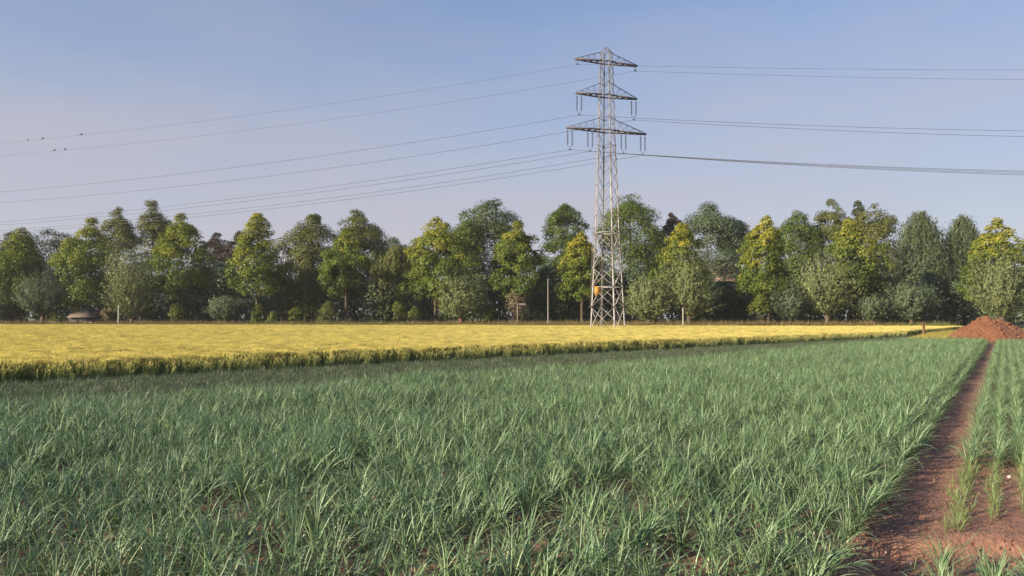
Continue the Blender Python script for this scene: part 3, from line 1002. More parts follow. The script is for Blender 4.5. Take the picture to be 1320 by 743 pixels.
def bush(px, top, width, Y, label, seed, kind="bush", name="bush", group="low bushes under the trees", ncl=26, nleaf=1500, L=.36, W=.24, cat="bush", prof="bush", bottom=None):
    rng = np.random.default_rng(seed)
    root = tree_root(name, px, Y, label, cat, group)
    H, rad = top_h(top, Y), px2m(width, Y) / 2
    zb = .1 if bottom is None else top_h(bottom, Y)
    mb, C = clumped(H, zb, rad, prof, ncl, .26 * (rad + H / 2), nleaf, L, W, rng, .4, tip_tint=.25)
    sm = MB()
    for c, cr in C[::4]:
        limb(sm, (c[0] * .15, c[1] * .15, -.15), c, .05, .012, rng)
    sm.build("stems", M["bark"], root)
    mb.build("foliage", M[kind], root)
    return root


def YL(px): return 154 - 26 * px / 1320.0      # depth of the linden row


lin = [(-190, 283, 392, 82, "linden outside the left edge, first of the row"),
       (-80, 286, 392, 80, "linden just outside the left edge of the picture"),
       (26, 293, 398, 78, "linden tree cut by the left edge, behind the round dark willow"),
       (116, 281, 392, 72, "linden tree with yellow lit top behind the brown roofed shed"),
       (232, 274, 384, 76, "narrow topped linden with clear trunk right of the tall pale willow on the left"),
       (331, 276, 378, 78, "linden with yellow lit tip and clear trunk right of the small round pollard"),
       (446, 296, 380, 68, "small linden in front of the wide olive birch clump, trunk showing"),
       (561, 281, 382, 88, "broad yellow topped linden with thick bare trunk left of the red trunked pollard"),
       (668, 286, 384, 82, "yellow lit linden above the post with the small roofed box"),
       (750, 298, 386, 56, "yellow lit linden half hidden behind the left legs of the pylon"),
       (880, 289, 380, 72, "linden with yellow top rising behind the tall pale willow right of the pylon"),
       (991, 279, 380, 78, "tall linden with yellow lit left side and clear trunk beside the clipped hedges"),
       (1096, 283, 385, 74, "yellow topped linden standing behind the broad willow on the right"),
       (1288, 282, 388, 72, "yellow topped linden at the right edge above the soil heap")]
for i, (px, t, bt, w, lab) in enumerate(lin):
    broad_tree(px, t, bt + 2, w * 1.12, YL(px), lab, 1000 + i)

wil = [(4, 374, 408, 34, "willow_dark", "small dark pollard willow at the very left edge", 1.5),
       (55, 347, 400, 54, "willow_dark", "dark round pollard willow left of the brown roofed shed", 2.2),
       (170, 314, 402, 68, "willow", "tall pale silvery willow between two lindens on the left, white post at its foot", 2.0),
       (291, 381, 407, 42, "willow_dark", "small low round pollard willow between two linden trunks", 1.3),
       (594, 350, 408, 60, "willow", "pale pollard willow with a short reddish trunk left of the roofed box post", 2.2),
       (836, 353, 408, 56, "willow", "round pale pollard willow immediately right of the pylon foot", 2.0),
       (888, 316, 404, 64, "willow", "tall pale willow beside the round pollard right of the pylon", 2.4),
       (1018, 361, 408, 42, "willow_dark", "narrow grey pollard willow between the tall linden and the broad willow", 1.8),
       (1066, 320, 402, 80, "willow", "broad willow with a dark forked trunk in front of the yellow topped linden", 2.6),
       (1124, 380, 404, 44, "willow_dark", "small dark pollard willow with a clear trunk right of the broad willow", 1.6),
       (1175, 360, 408, 52, "willow_dark", "grey green pollard willow in front of the dark weeping trees", 2.0),
       (1291, 320, 404, 70, "willow", "bright willow at the right edge behind the soil heap", 2.2)]
for i, (px, t, bt, w, k_, lab, th) in enumerate(wil):
    willow(px, t, bt, w, YL(px) - 4, lab, 2000 + i, k_, "bark_red" if px == 594 else "bark", th,
           nst=int(480 + 5.0 * (w - 40) * (1 if w > 50 else .6)), upright=.3 if t < 330 else 0)

G2 = "tall trees behind the linden row"
back = [
    dict(px=62, top=296, bottom=380, width=110, Y=185, kind="far", prof="dome", name="broadleaf_tree", label="hazy wide tree far behind the left linden", nleaf=23343, ncl=94),
    dict(px=15, top=300, bottom=385, width=70, Y=178, kind="far", prof="dome", name="broadleaf_tree", label="grey green tree far behind the left edge linden", nleaf=16675, ncl=67),
    dict(px=150, top=267, bottom=385, width=50, Y=172, kind="birch", prof="tall", name="poplar_tree", label="feathery olive tree above the tall pale willow on the left", nleaf=18341, ncl=94, L=.4, W=.25, bark="bark"),
    dict(px=193, top=258, bottom=380, width=46, Y=174, kind="birch", prof="tall", name="poplar_tree", label="tallest feathery tree on the left, right of the olive one", nleaf=17340, ncl=86, L=.4, W=.25),
    dict(px=215, top=284, bottom=380, width=30, Y=180, kind="far", prof="tall", name="broadleaf_tree", label="thin grey tree peeping beside the tallest feathery tree", nleaf=8669, ncl=45),
    dict(px=278, top=301, bottom=385, width=46, Y=180, kind="purple", prof="tall", name="broadleaf_tree", label="dark reddish thin crowned tree between two left lindens", nleaf=10670, ncl=54),
    dict(px=306, top=298, bottom=385, width=36, Y=178, kind="purple", prof="tall", name="broadleaf_tree", label="dark reddish tree close left of the linden with yellow tip", nleaf=8669, ncl=45),
    dict(px=404, top=277, bottom=402, width=66, Y=165, kind="birch", prof="tall", name="birch_tree", label="wide olive birch with hanging lower twigs, left half of the clump", nleaf=30015, ncl=148, L=.42, W=.25),
    dict(px=457, top=271, bottom=395, width=66, Y=169, kind="birch", prof="tall", name="birch_tree", label="tall olive birch rising behind the small linden, right half of the clump", nleaf=28347, ncl=135, L=.42, W=.25),
    dict(px=505, top=308, bottom=385, width=70, Y=184, kind="dark", prof="dome", name="broadleaf_tree", label="low dark tree behind the hanging willow left of centre", nleaf=16675, ncl=67),
    dict(px=540, top=318, bottom=390, width=60, Y=190, kind="far", prof="dome", name="broadleaf_tree", label="low hazy tree in the dip left of the broad yellow topped linden", nleaf=13340, ncl=54),
    dict(px=636, top=258, bottom=385, width=90, Y=170, kind="oak", prof="dome", name="broadleaf_tree", label="big dark domed tree rising between two central lindens", nleaf=36683, ncl=128),
    dict(px=602, top=285, bottom=385, width=54, Y=163, kind="acacia", prof="dome", name="broadleaf_tree", label="bright green tree tucked left of the big dark domed tree", nleaf=18341, ncl=67),
    dict(px=729, top=265, bottom=360, width=58, Y=166, kind="acacia", prof="dome", name="acacia_tree", label="flat topped green tree left of the pylon, its crown against the sky", nleaf=20008, ncl=81),
    dict(px=735, top=320, bottom=402, width=62, Y=162, kind="acacia", prof="dome", name="broadleaf_tree", label="green tree below the flat topped one, behind the grey pole", nleaf=16675, ncl=67),
    dict(px=812, top=250, bottom=385, width=84, Y=168, kind="acacia", prof="dome", name="broadleaf_tree", label="tall green tree directly behind the pylon shaft", nleaf=36683, ncl=128),
    dict(px=845, top=300, bottom=390, width=60, Y=174, kind="oak", prof="dome", name="broadleaf_tree", label="dark green tree between the pylon tree and the purple tree", nleaf=18341, ncl=67),
    dict(px=866, top=274, bottom=340, width=22, Y=176, kind="purple", prof="tall", name="plum_tree", label="slim dark purple tree right of the pylon against the sky", nleaf=6003, ncl=32),
    dict(px=915, top=263, bottom=385, width=74, Y=170, kind="dark", prof="dome", name="broadleaf_tree", label="big very dark tree behind the tall pale willow right of the pylon", nleaf=30015, ncl=108),
    dict(px=955, top=287, bottom=370, width=56, Y=174, kind="dark", prof="dome", name="broadleaf_tree", label="lower dark tree right shoulder beside the tall yellow lit linden", nleaf=18341, ncl=67),
    dict(px=1030, top=272, bottom=385, width=66, Y=160, kind="acacia", prof="dome", name="broadleaf_tree", label="mid green tree filling between the two right lindens", nleaf=26680, ncl=94),
    dict(px=1073, top=258, bottom=370, width=44, Y=163, kind="birch", prof="tall", name="birch_tree", label="slender birch with pale leaning stem above the yellow topped linden", nleaf=14007, ncl=67, L=.4, W=.22, bark="bark_pale", trunk_r=.22),
    dict(px=1132, top=262, bottom=385, width=62, Y=156, kind="birch", prof="tall", name="birch_tree", label="airy birch with visible pale branches right of the yellow topped linden", nleaf=17340, ncl=86, L=.4, W=.25, bark="bark_pale", limbs=34),
    dict(px=1108, top=259, bottom=340, width=20, Y=166, kind="far", prof="tall", name="birch_tree", label="thin grey birch tip left of the airy birch", nleaf=5001, ncl=29, L=.4, W=.25),
]
for i, d in enumerate(back):
    d = dict(d); px = d.pop("px")
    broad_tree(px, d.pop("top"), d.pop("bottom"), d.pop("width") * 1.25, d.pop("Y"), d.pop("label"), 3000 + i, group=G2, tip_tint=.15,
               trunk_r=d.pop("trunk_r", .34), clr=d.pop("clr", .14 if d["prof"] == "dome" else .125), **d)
weeping(512, 318, 408, 62, 160, "drooping olive willow with hanging strands left of the broad yellow topped linden", 3100, "birch", G2, nst=700, drop=(.3, .6))
weeping(1188, 273, 412, 76, 152, "dark weeping tree with hanging curtains, left one of the pair on the right", 3101, "weep", G2, nst=950, drop=(.25, .6))
weeping(1243, 278, 412, 64, 152, "dark weeping tree with hanging curtains, right one of the pair beside the soil heap", 3102, "weep", G2, nst=850, drop=(.25, .6))
weeping(395, 330, 412, 50, 160, "pale hanging lower growth at the foot of the olive birch clump", 3103, "birch", G2, nst=420, drop=(.3, .6), name="weeping_birch")

# understorey: dense dark shrubs that close the view between the trunks
GD = "dark tall shrubs closing the gaps between the trunks"
dkl = ["beyond the left frame edge", "behind the dark round pollard on the left", "behind the brown roofed shed", "behind the clear trunked left linden", "behind the small low round pollard", "left of the olive birch clump", "behind the olive birch clump", "behind the drooping olive willow", "left of the broad linden trunk", "behind the reddish trunked pollard", "behind the roofed box post", "behind the top of the thin grey pole", "behind the left pylon legs", "behind the right pylon legs", "behind the tall pale willow right of the pylon", "behind the clipped shrubs", "in front of the dark house gable", "behind the broad willow", "behind the small dark pollard on the right", "behind the left weeping tree", "behind the soil heap", "beyond the right frame edge"]
dk = [(-20, 345, 90), (70, 350, 100), (150, 345, 90), (235, 350, 80), (275, 338, 84), (350, 350, 84), (430, 352, 90), (500, 350, 80), (545, 362, 80), (620, 355, 80), (690, 368, 84), (706, 338, 60), (760, 350, 80), (820, 345, 84), (900, 350, 80), (975, 362, 90), (930, 364, 54), (1050, 350, 90), (1120, 345, 80), (1190, 340, 90), (1260, 345, 90), (1340, 340, 90)]
for i, (px, t, w) in enumerate(dk):
    bush(px, t, w, 171 - 24 * px / 1320 - (8 if px == 930 else 0), "dense dark shrub " + dkl[i], 4000 + i, "dark", "tall_shrub", GD, ncl=60, nleaf=8500, L=.55, W=.42, cat="shrub")
low = [(25, 391, 17, "bush", "narrow bright green bush right of the left edge willow"),
       (92, 378, 46, "bush", "yellow green spreading bush above the brown shed roof"),
       (143, 398, 26, "drybush", "sparse grey bush left of the white post"),
       (190, 397, 24, "bush", "leafy low bush right of the white post"),
       (228, 391, 30, "bush", "bright low bush around the foot of the clear trunked linden"),
       (333, 393, 24, "bush", "low bush at the foot of the linden right of the small round pollard"),
       (352, 402, 16, "bush", "little bush right of the linden foot, under the birch clump"),
       (382, 398, 26, "bush", "low leafy bush under the left birch"),
       (425, 390, 34, "birch", "olive leafy bush between the birch clump and the small linden trunk"),
       (513, 389, 26, "bush", "pale green sapling bush under the drooping olive willow"),
       (534, 395, 20, "bush", "small green bush left of the broad linden trunk"),
       (572, 402, 20, "hedge", "dark low bush behind the broad linden trunk"),
       (629, 394, 26, "bush", "bright green bush right of the reddish trunk"),
       (664, 372, 34, "drybush", "brown twiggy bush behind the post with the small roofed box"),
       (735, 372, 60, "hedge", "large dull green bush behind the grey pole"),
       (700, 380, 60, "hedge", "large dull green bush left of the grey pole"),
       (900, 395, 46, "hedge", "dark bush at the foot of the tall pale willow"),
       (952, 384, 36, "hedge", "dark rounded clipped shrub left of the tall linden trunk"),
       (981, 378, 34, "bush", "lighter green clipped shrub around the tall linden trunk"),
       (1044, 384, 34, "bush", "yellow green bush left of the broad willow trunk"),
       (1103, 385, 20, "bush", "small yellow green bush between the broad willow and the small dark pollard"),
       (1120, 352, 40, "bush", "yellow green drooping bush above the small dark pollard")]
for i, (px, t, w, k_, lab) in enumerate(low):
    bush(px, t, w, YL(px) - (2.5 if k_ != "hedge" else -4), lab, 4200 + i, k_, "bush", "low bushes under the trees", ncl=22, nleaf=1600 + 30 * w, L=.34, W=.22)

# far-off wood beyond everything, one mass
rng = np.random.default_rng(77)
mb = MB()
nP = 30000
px_ = rng.uniform(-300, 1650, nP); Yd = rng.uniform(205, 225, nP)
hh = (11 + 6 * fbm(px_ * .02, Yd * .05, 4, 8))
P = np.stack([(px_ - 660) / FPX * Yd, Yd, rng.random(nP) ** .7 * hh], 1)
add_leaves(mb, P, np.repeat([[-.3, -.8, .5]], nP, 0), 1.2, .9, rng, rng.random(nP))
tag(mb.build("woods", M["far"]), kind="stuff")

# ------------------------------------------------------------------ grasses at the foot of the trees
rg = np.random.default_rng(31)
dg = [grass_mesh(np.random.default_rng(500 + v), 46, .5, .95, .5, M["drygrass"], .014) for v in range(4)]
gg = [grass_mesh(np.random.default_rng(520 + v), 46, .5, .8, .5, M["greengrass"], .014) for v in range(4)]
yg = [grass_mesh(np.random.default_rng(540 + v), 60, .4, .55, .5, M["ripe"], .010) for v in range(4)]
px_ = rg.uniform(-60, 1225, 6500); d_ = rg.uniform(0, 1, px_.size)
Yd = YL(px_) - 8.5 + 8 * d_
X = (px_ - 660) / FPX * Yd
g_on = ((px_ > 325) & (px_ < 530)) | (px_ > 1130)
isg = rg.random(px_.size) < np.where(g_on, .8, .35)
for sel, src, nm in ((~isg, dg, "dry_grass"), (isg, gg, "green_grass")):
    n = int(sel.sum())
    scatter(nm, np.stack([X[sel], Yd[sel], np.full(n, -.1)], 1), rot_to_euler(rg.random(n) * 6.28, np.zeros(n), rg.normal(0, .1, n)), rg.uniform(.8, 2.2, n), rg.integers(0, 4, n), src)
# pale stubble-like grass strip between the wheat corner and the soil heap
n = 5200
a_ = rg.random(n); b_ = rg.random(n)
p0, p1, p2, p3 = np.array([41, 76]), np.array([58, 76]), np.array([86, 124]), np.array([62, 108])
Pq = ((1 - a_)[:, None] * (1 - b_)[:, None] * p0 + a_[:, None] * (1 - b_)[:, None] * p1 + a_[:, None] * b_[:, None] * p2 + (1 - a_)[:, None] * b_[:, None] * p3)
scatter("yellow_grass", np.column_stack([Pq, np.full(n, -.12)]), rot_to_euler(rg.random(n) * 6.28, np.zeros(n), rg.normal(0, .1, n)), rg.uniform(.8, 1.3, n), rg.integers(0, 4, n), yg)
n = 5000
Yd = rg.uniform(96, 134, n); px_ = rg.uniform(1190, 1420, n)
scatter("meadow_grass", np.stack([(px_ - 660) / FPX * Yd, Yd, np.full(n, -.15)], 1), rot_to_euler(rg.random(n) * 6.28, np.zeros(n), rg.normal(0, .1, n)), rg.uniform(.6, 1.0, n), rg.integers(0, 4, n), gg)

# ------------------------------------------------------------------ soil heap
c = at(1282, 436, 77)
root = tag(empty("soil_heap", (c.x, 77, -.1)), "rust brown heap of loose soil at the far right end of the leek field", "soil heap")
gx = np.linspace(-7.5, 11, 190); gy = np.linspace(-5, 6, 110)
X, Y = np.meshgrid(gx, gy, indexing="ij")
def cone(x, y, cx, cy, h, rx, ry, p=1.1): return h * np.clip(1 - (((x - cx) / rx) ** 2 + ((y - cy) / ry) ** 2) ** (p / 2), 0, None)
Z = np.maximum.reduce([cone(X, Y, -.9, 0, 2.75, 3.9, 3.6), cone(X, Y, 0.6, .4, 2.3, 3.7, 3.6), cone(X, Y, 1.7, .3, 1.75, 3.3, 3.3), cone(X, Y, -3.7, -.3, .65, 2.0, 2.2)])
on = sstep(0, .35, Z)
Z = Z + on * (.42 * fbm(X * .9, Y * .9, 4, 50) + .22 * fbm(X * 3.2, Y * 3.2, 3, 60) + .10 * vnoise(X * 6, Y * 6, 71))
Z = np.where(on < .01, -.15, Z)
idx = np.arange(X.size).reshape(X.shape)
F = np.stack([idx[:-1, :-1], idx[1:, :-1], idx[1:, 1:], idx[:-1, 1:]], -1).reshape(-1, 4)
F = F[(Z.ravel()[F] > -.1).any(1)]
b = MB(); b.add(np.stack([X, Y, Z], -1), F)
b.build("mound", M["heap"], root)
hc = [rock_mesh(960 + v, M["heap"]) for v in range(4)]
rh = np.random.default_rng(9)
cb = MB()
for i in range(700):
    x, y = rh.uniform(-7, 9), rh.uniform(-4.5, 4)
    ii, jj = int((x + 7.5) / 18.5 * 189), int((y + 5) / 11 * 109)
    if Z[ii, jj] < .02 and rh.random() < .85: continue
    r_ = .05 + .16 * rh.random() ** 3
    k0 = len(cb.V); cb.ellipsoid((x, y, max(Z[ii, jj], .1) + r_ * .3), (r_, r_ * .8, r_ * .7), 6, 4)
    cb.V[-1] = cb.V[-1] + rh.normal(0, r_ * .12, cb.V[-1].shape)
tag(cb.build("clods", M["heap"], root), kind="stuff")

# ------------------------------------------------------------------ pylon
PY_, PPX = 110.0, 783.5
pb = at(PPX, 407, PY_)
ARM_A = R(18.0)
pylon = tag(empty("electricity_pylon", (pb.x, PY_, -.05), ARM_A), "tall galvanised lattice pylon with three crossarms standing in the wheat", "pylon")
CA = R(-4.0)


def half_w(z): return float(np.interp(z, [0, 15, 27.6, 39.8, 42.2], [2.85, 1.96, 1.41, 1.06, 1.0]))


def corner(k, z):
    a = CA + k * math.pi / 2
    w = half_w(z)
    return np.array([w * math.cos(a), w * math.sin(a), z])


for k in range(4):
    b = MB()
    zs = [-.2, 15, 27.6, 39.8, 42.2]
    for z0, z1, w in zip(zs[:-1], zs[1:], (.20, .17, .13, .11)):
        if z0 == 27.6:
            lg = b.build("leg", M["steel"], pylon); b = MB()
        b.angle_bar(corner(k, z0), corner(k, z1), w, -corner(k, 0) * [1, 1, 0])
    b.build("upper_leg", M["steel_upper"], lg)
    f = MB(); c0 = corner(k, 0)
    f.lathe([(0.001, .55), (.3, .5), (.42, 0), (.42, -.2)], (c0[0], c0[1], 0), 10)
    f.build("concrete_footing", M["concrete"], pylon)
    g = MB(); c0 = corner(k, 4.0)
    for j in range(8):
        a = j * math.pi / 4
        g.beam(c0 + [0, 0, .02 * (j % 2)], c0 + np.array([math.cos(a) * .42, math.sin(a) * .42, -.12]), .05)
    g.box(c0, (.34, .34, .16))
    g.build("climbing_guard", M["steel_dark"], pylon)
LV = [.3, 3.9, 6.9, 9.7, 12.4, 15, 17.5, 19.8, 22, 24.1, 26.1, 28.1, 30.3, 32.2, 34, 35.7, 37.5, 39.1, 40.7, 42.2]
for i in range(len(LV) - 1):
    for k in range(4):
        w = .12 if LV[i] < 15 else (.08 if LV[i] < 28 else .065)
        hi = LV[i] < 16
        for d_ in (0, 1):
            b = MB()
            a_, c_ = corner(k + d_, LV[i]), corner(k + 1 - d_, LV[i + 1])
            off = unit((a_ + c_) * [1, 1, 0]) * (.03 + .06 * d_)
            b.beam(a_ + off, c_ + off, w, w * .4)
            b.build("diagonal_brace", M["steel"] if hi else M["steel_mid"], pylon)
for z in (6.9, 15, 28.1, 30.3, 32.2, 35.7, 37.5, 40.7, 42.2):
    for k in range(4):
        b = MB(); b.beam(corner(k, z), corner(k + 1, z), .095 if z < 16 else .065)
        b.build("horizontal_strut", M["steel"] if z < 16 else M["steel_mid"], pylon)
for k in range(4):
    b = MB(); b.beam(corner(k, 42.2), (0, 0, 43.1), .09); b.build("peak_bar", M["steel_mid"], pylon)
b = MB(); s0 = corner(2, 6.3) * .80 + corner(3, 6.3) * .2
b.box(s0 + [0.2, -.1, 0], (.95, .05, 1.25)); b.build("warning_sign", M["orange"], pylon)
b = MB()                                              # climbing ladder rail on the far left leg
for s_ in (-.18, .18):
    b.beam(corner(2, 4) + [-.12, s_, 0], corner(2, 40) + [-.12, s_, 0], .03)
for z in np.arange(4.2, 40, .6): b.beam(corner(2, z) + [-.12, -.18, 0], corner(2, z) + [-.12, .18, 0], .018)
b.build("ladder", M["steel"], pylon)


def crossarm(z, zt, half, name="crossarm"):
    wy = .42
    b = MB()
    cw = half_w(z)
    for s_ in (-1, 1):                                # two lower chords run tip to tip and meet at the tips
        for sx in (-1, 1):
            b.beam((0, s_ * (cw * .75), z), (sx * cw, s_ * (cw * .62), z), .2, .16)
            b.beam((sx * cw, s_ * (cw * .62), z), (sx * half, s_ * .12, z), .20, .16)
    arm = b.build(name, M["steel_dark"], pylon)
    n_ = max(3, int(half / 1.1))
    for sx in (-1, 1):
        for s_ in (-1, 1):
            t = MB(); top = np.array([sx * half_w(zt) * .95, s_ * .12, zt]); tip = np.array([sx * half, s_ * .08, z + .1])
            t.beam(top, tip, .05); t.build("tie_rod", M["steel_dark"], arm)
        for j in range(1, n_):
            f = j / n_
            x0 = cw + (half - cw) * f
            xa = cw + (half - cw) * (j - 1) / n_
            y0 = cw * .62 * (1 - f) + .12 * f; ya = cw * .62 * (1 - (j - 1) / n_) + .12 * (j - 1) / n_
            zz_ = zt + (z + .1 - zt) * f; zza = zt + (z + .1 - zt) * (j - 1) / n_
            t = MB()
            t.beam((sx * x0, y0, z + .06), (sx * x0, .1, zz_), .03)
            t.beam((sx * x0, -y0, z + .06), (sx * x0, -.1, zz_), .03)
            t.beam((sx * x0, .0, zz_), (sx * xa, ya, z + .06), .028)
            t.beam((sx * x0, .0, zz_ - .05), (sx * xa, -ya, z + .06), .028)
            t.beam((sx * x0, y0, z), (sx * xa, -ya, z), .08)
            t.beam((sx * x0, -y0, z + .02), (sx * xa, ya, z + .02), .10)
            t.build("lattice_strut", M["steel_dark"], arm)
    return arm


crossarm(40.7, 42.2, 5.15)
crossarm(35.6, 37.5, 5.05)
crossarm(30.3, 32.2, 6.55)


def plocal(x, y, z):
    c, s = math.cos(ARM_A), math.sin(ARM_A)
    return Vector((pb.x + x * c - y * s, PY_ + x * s + y * c, z - .05))


def insulator(x, z, label, drop=3.1):
    p = plocal(x, 0, z)
    o = tag(empty("insulator_string", p, ARM_A), label, "insulator", "insulator strings hanging from the pylon")
    for s_ in (-.37, .37):
        b = MB(); b.tube([(s_, 0, .02), (s_, 0, -drop + .55)], .022, 6)
        for j in range(8):
            zc_ = -.45 - j * (drop - 1.25) / 7
            b.lathe([(.02, zc_ + .09), (.14, zc_ + .03), (.155, zc_ - .02), (.03, zc_ - .06)], (s_, 0, 0), 8)
        b.build("insulator", M["insulator"], o)
    b = MB(); b.tube([(-.37, 0, -drop + .58), (-.3, 0, -drop + .42), (0, 0, -drop + .34), (.3, 0, -drop + .42), (.37, 0, -drop + .58)], .03, 6)
    b.build("yoke", M["insulator"], o)
    b = MB(); b.beam((0, 0, -drop + .36), (0, 0, -drop), .07); b.beam((-.22, 0, -drop - .03), (.22, 0, -drop - .03), .14, .12)
    b.build("clamp", M["insulator"], o)
    return p + Vector((0, 0, -drop - .04))


def hanger(x, z, label):
    p = plocal(x, 0, z)
    o = tag(empty("wire_hanger", p, ARM_A), label, "wire hanger", "earth wire hangers on the top crossarm")
    b = MB(); b.beam((0, 0, 0), (0, 0, -.62), .06); b.build("rod", M["insulator"], o)
    b = MB(); b.beam((-.2, 0, -.65), (.2, 0, -.65), .13); b.build("clamp", M["insulator"], o)
    return p + Vector((0, 0, -.68))


A = {}
A["t0"] = hanger(-4.75, 40.62, "short wire hanger under the left tip of the top crossarm")
A["t1"] = hanger(4.8, 40.62, "short wire hanger under the right tip of the top crossarm")
A["m0"] = insulator(-4.5, 35.52, "double insulator string at the left end of the middle crossarm")
A["m1"] = insulator(4.5, 35.52, "double insulator string at the right end of the middle crossarm")
A["b0"] = insulator(-6.0, 30.22, "double insulator string at the left end of the bottom crossarm")
A["b1"] = insulator(-2.75, 30.22, "double insulator string left of the shaft under the bottom crossarm")
A["b2"] = insulator(2.75, 30.22, "double insulator string right of the shaft under the bottom crossarm")
A["b3"] = insulator(6.0, 30.22, "double insulator string at the right end of the bottom crossarm")
LD, LS = Vector((-1, .17, 0)).normalized(), 300.0
RD, RS = Vector((1, -.06, 0)).normalized(), 220.0


def hit(Pt, D, target):                               # distance along D from Pt at which the projection reaches column `target`
    lo, hi = 0.1, 200.0
    for _ in range(60):
        mid = (lo + hi) / 2
        x = proj(Pt + D * mid)[0]
        if (x < target) == (D.x < 0): hi = mid
        else: lo = mid
    return lo


def half_wire(a, D, span, px, py):
    t = hit(a, D, px)
    e = a + D * t
    zt = at(px, py, e.y).z
    f = t / span
    sag = (a.z - zt) / (4 * f * (1 - f))
    return lambda d: Vector((*(a + D * d).xy, a.z - sag * 4 * (d / span) * (1 - d / span)))


WI = [("t0", 185, 90.3, .019, "highest wire, from the left tip of the top crossarm"),
      ("t1", 201, 102.8, .019, "second highest wire, from the right tip of the top crossarm"),
      ("m0", 248, 169, .027, "wire on the left insulators of the middle crossarm"),
      ("m1", 261.6, 176.3, .027, "wire on the right insulators of the middle crossarm"),
      ("b0", 286.6, 220.8, .027, "wire on the outer left insulators of the bottom crossarm"),
      ("b1", 290.6, 222.3, .027, "wire on the inner left insulators of the bottom crossarm"),
      ("b2", 297.5, 224.4, .027, "wire on the inner right insulators of the bottom crossarm"),
      ("b3", 300.4, 226.0, .027, "lowest wire, on the outer right insulators of the bottom crossarm")]
wires = {}
for key, yl, yr, rad, lab in WI:
    fl, fr = half_wire(A[key], LD, LS, 0, yl), half_wire(A[key], RD, RS, 1320, yr)
    wires[key] = fl
    pts = [fl(d) for d in np.linspace(LS, 0, 70)] + [fr(d) for d in np.linspace(0, RS, 60)[1:]]
    b = MB(); b.tube([tuple(p) for p in pts], rad, 4)
    tag(b.build("power_line", M["wire"]), lab, "power line", "power lines strung from the pylon")

# ------------------------------------------------------------------ birds on the two upper wires
def bird(key, px, label, k, turn):
    fl = wires[key]
    d = hit(A[key], LD, px)
    for _ in range(4):                                # refine with the sagging height
        x = proj(fl(d))[0]
        d += (x - px) / 7.5
    p = fl(d)
    o = tag(empty("bird", p, turn), label, "bird", "small dark birds on the upper wires")
    b = MB()
    Mx = np.array([[math.cos(.5), 0, -math.sin(.5)], [0, 1, 0], [math.sin(.5), 0, math.cos(.5)]])
    b.ellipsoid((0, 0, .17 * k), (.21 * k, .10 * k, .11 * k), 10, 7, Mx)
    b.ellipsoid((.17 * k, 0, .32 * k), (.075 * k, .065 * k, .07 * k), 8, 6)
    b.build("body", M["bird"], o, True)
    b = MB(); b.beam((-.14 * k, 0, .10 * k), (-.42 * k, 0, -.02 * k), .09 * k, .02 * k); b.build("tail", M["bird"], o)
    b = MB(); b.beam((.23 * k, 0, .31 * k), (.31 * k, 0, .29 * k), .022 * k); b.build("beak", M["insulator"], o)
    for s_ in (-1, 1):
        b = MB(); b.beam((0, s_ * .03 * k, 0), (.0, s_ * .03 * k, .1 * k), .02 * k); b.build("leg", M["insulator"], o)
        b = MB(); b.ellipsoid((-.03 * k, s_ * .1 * k, .17 * k), (.19 * k, .03 * k, .08 * k), 8, 5, Mx); b.build("wing", M["bird"], o, True)


bird("t0", 36, "small bird furthest along the highest wire, leftmost of five", 0.78, 2.4)
bird("t0", 55, "small bird on the highest wire, middle one of its three", 0.82, .3)
bird("t0", 105, "dark bird alone on the highest wire, nearest the pylon", 0.90, .2)
bird("t1", 70, "dark bird on the second wire, left one of the two", 0.90, .5)
bird("t1", 84, "dark bird on the second wire, right one of the two", 0.94, 2.9)

# ------------------------------------------------------------------ poles, posts, sheds
def post(px, top, Y, r, label, cat="post", mat="wood", name="post", group=None, lean=0):
    p = at(px, 407, Y); h = top_h(top, Y)
    b = MB(); b.tube([(0, 0, -.1), (lean * .5, 0, h * .5), (lean, 0, h)], [r, r * .95, r * .85], 8)
    b.lathe([(r * .85, h), (.001, h + r * .25)], (lean, 0, 0), 8)
    o = b.build(name, M[mat], None, True); o.location = (p.x, Y, -.15)
    return tag(o, label, cat, group)


# grey lamp pole with a bracket-less cap
p = at(706.5, 407, 134)
o = tag(empty("lamp_pole", (p.x, 134, -.15)), "tall thin grey pole in front of the bushes left of the pylon", "pole")
h = top_h(361, 134)
b = MB(); b.tube([(0, 0, -.1), (0, 0, 1.2), (0, 0, 1.25), (0, 0, h)], [.13, .13, .10, .075], 8); b.build("shaft", M["pole"], o, True)
b = MB(); b.lathe([(.075, h), (.10, h + .02), (.10, h + .16), (.001, h + .22)], (0, 0, 0), 8); b.build("cap", M["pole"], o, True)
post(152.5, 394, YL(152) - 8, .09, "white post standing in front of the tall pale willow on the left", mat="white", name="white_post")
post(880.5, 397, YL(880) - 9, .13, "grey concrete post before the tall pale willow right of the pylon", mat="concrete", name="concrete_post")
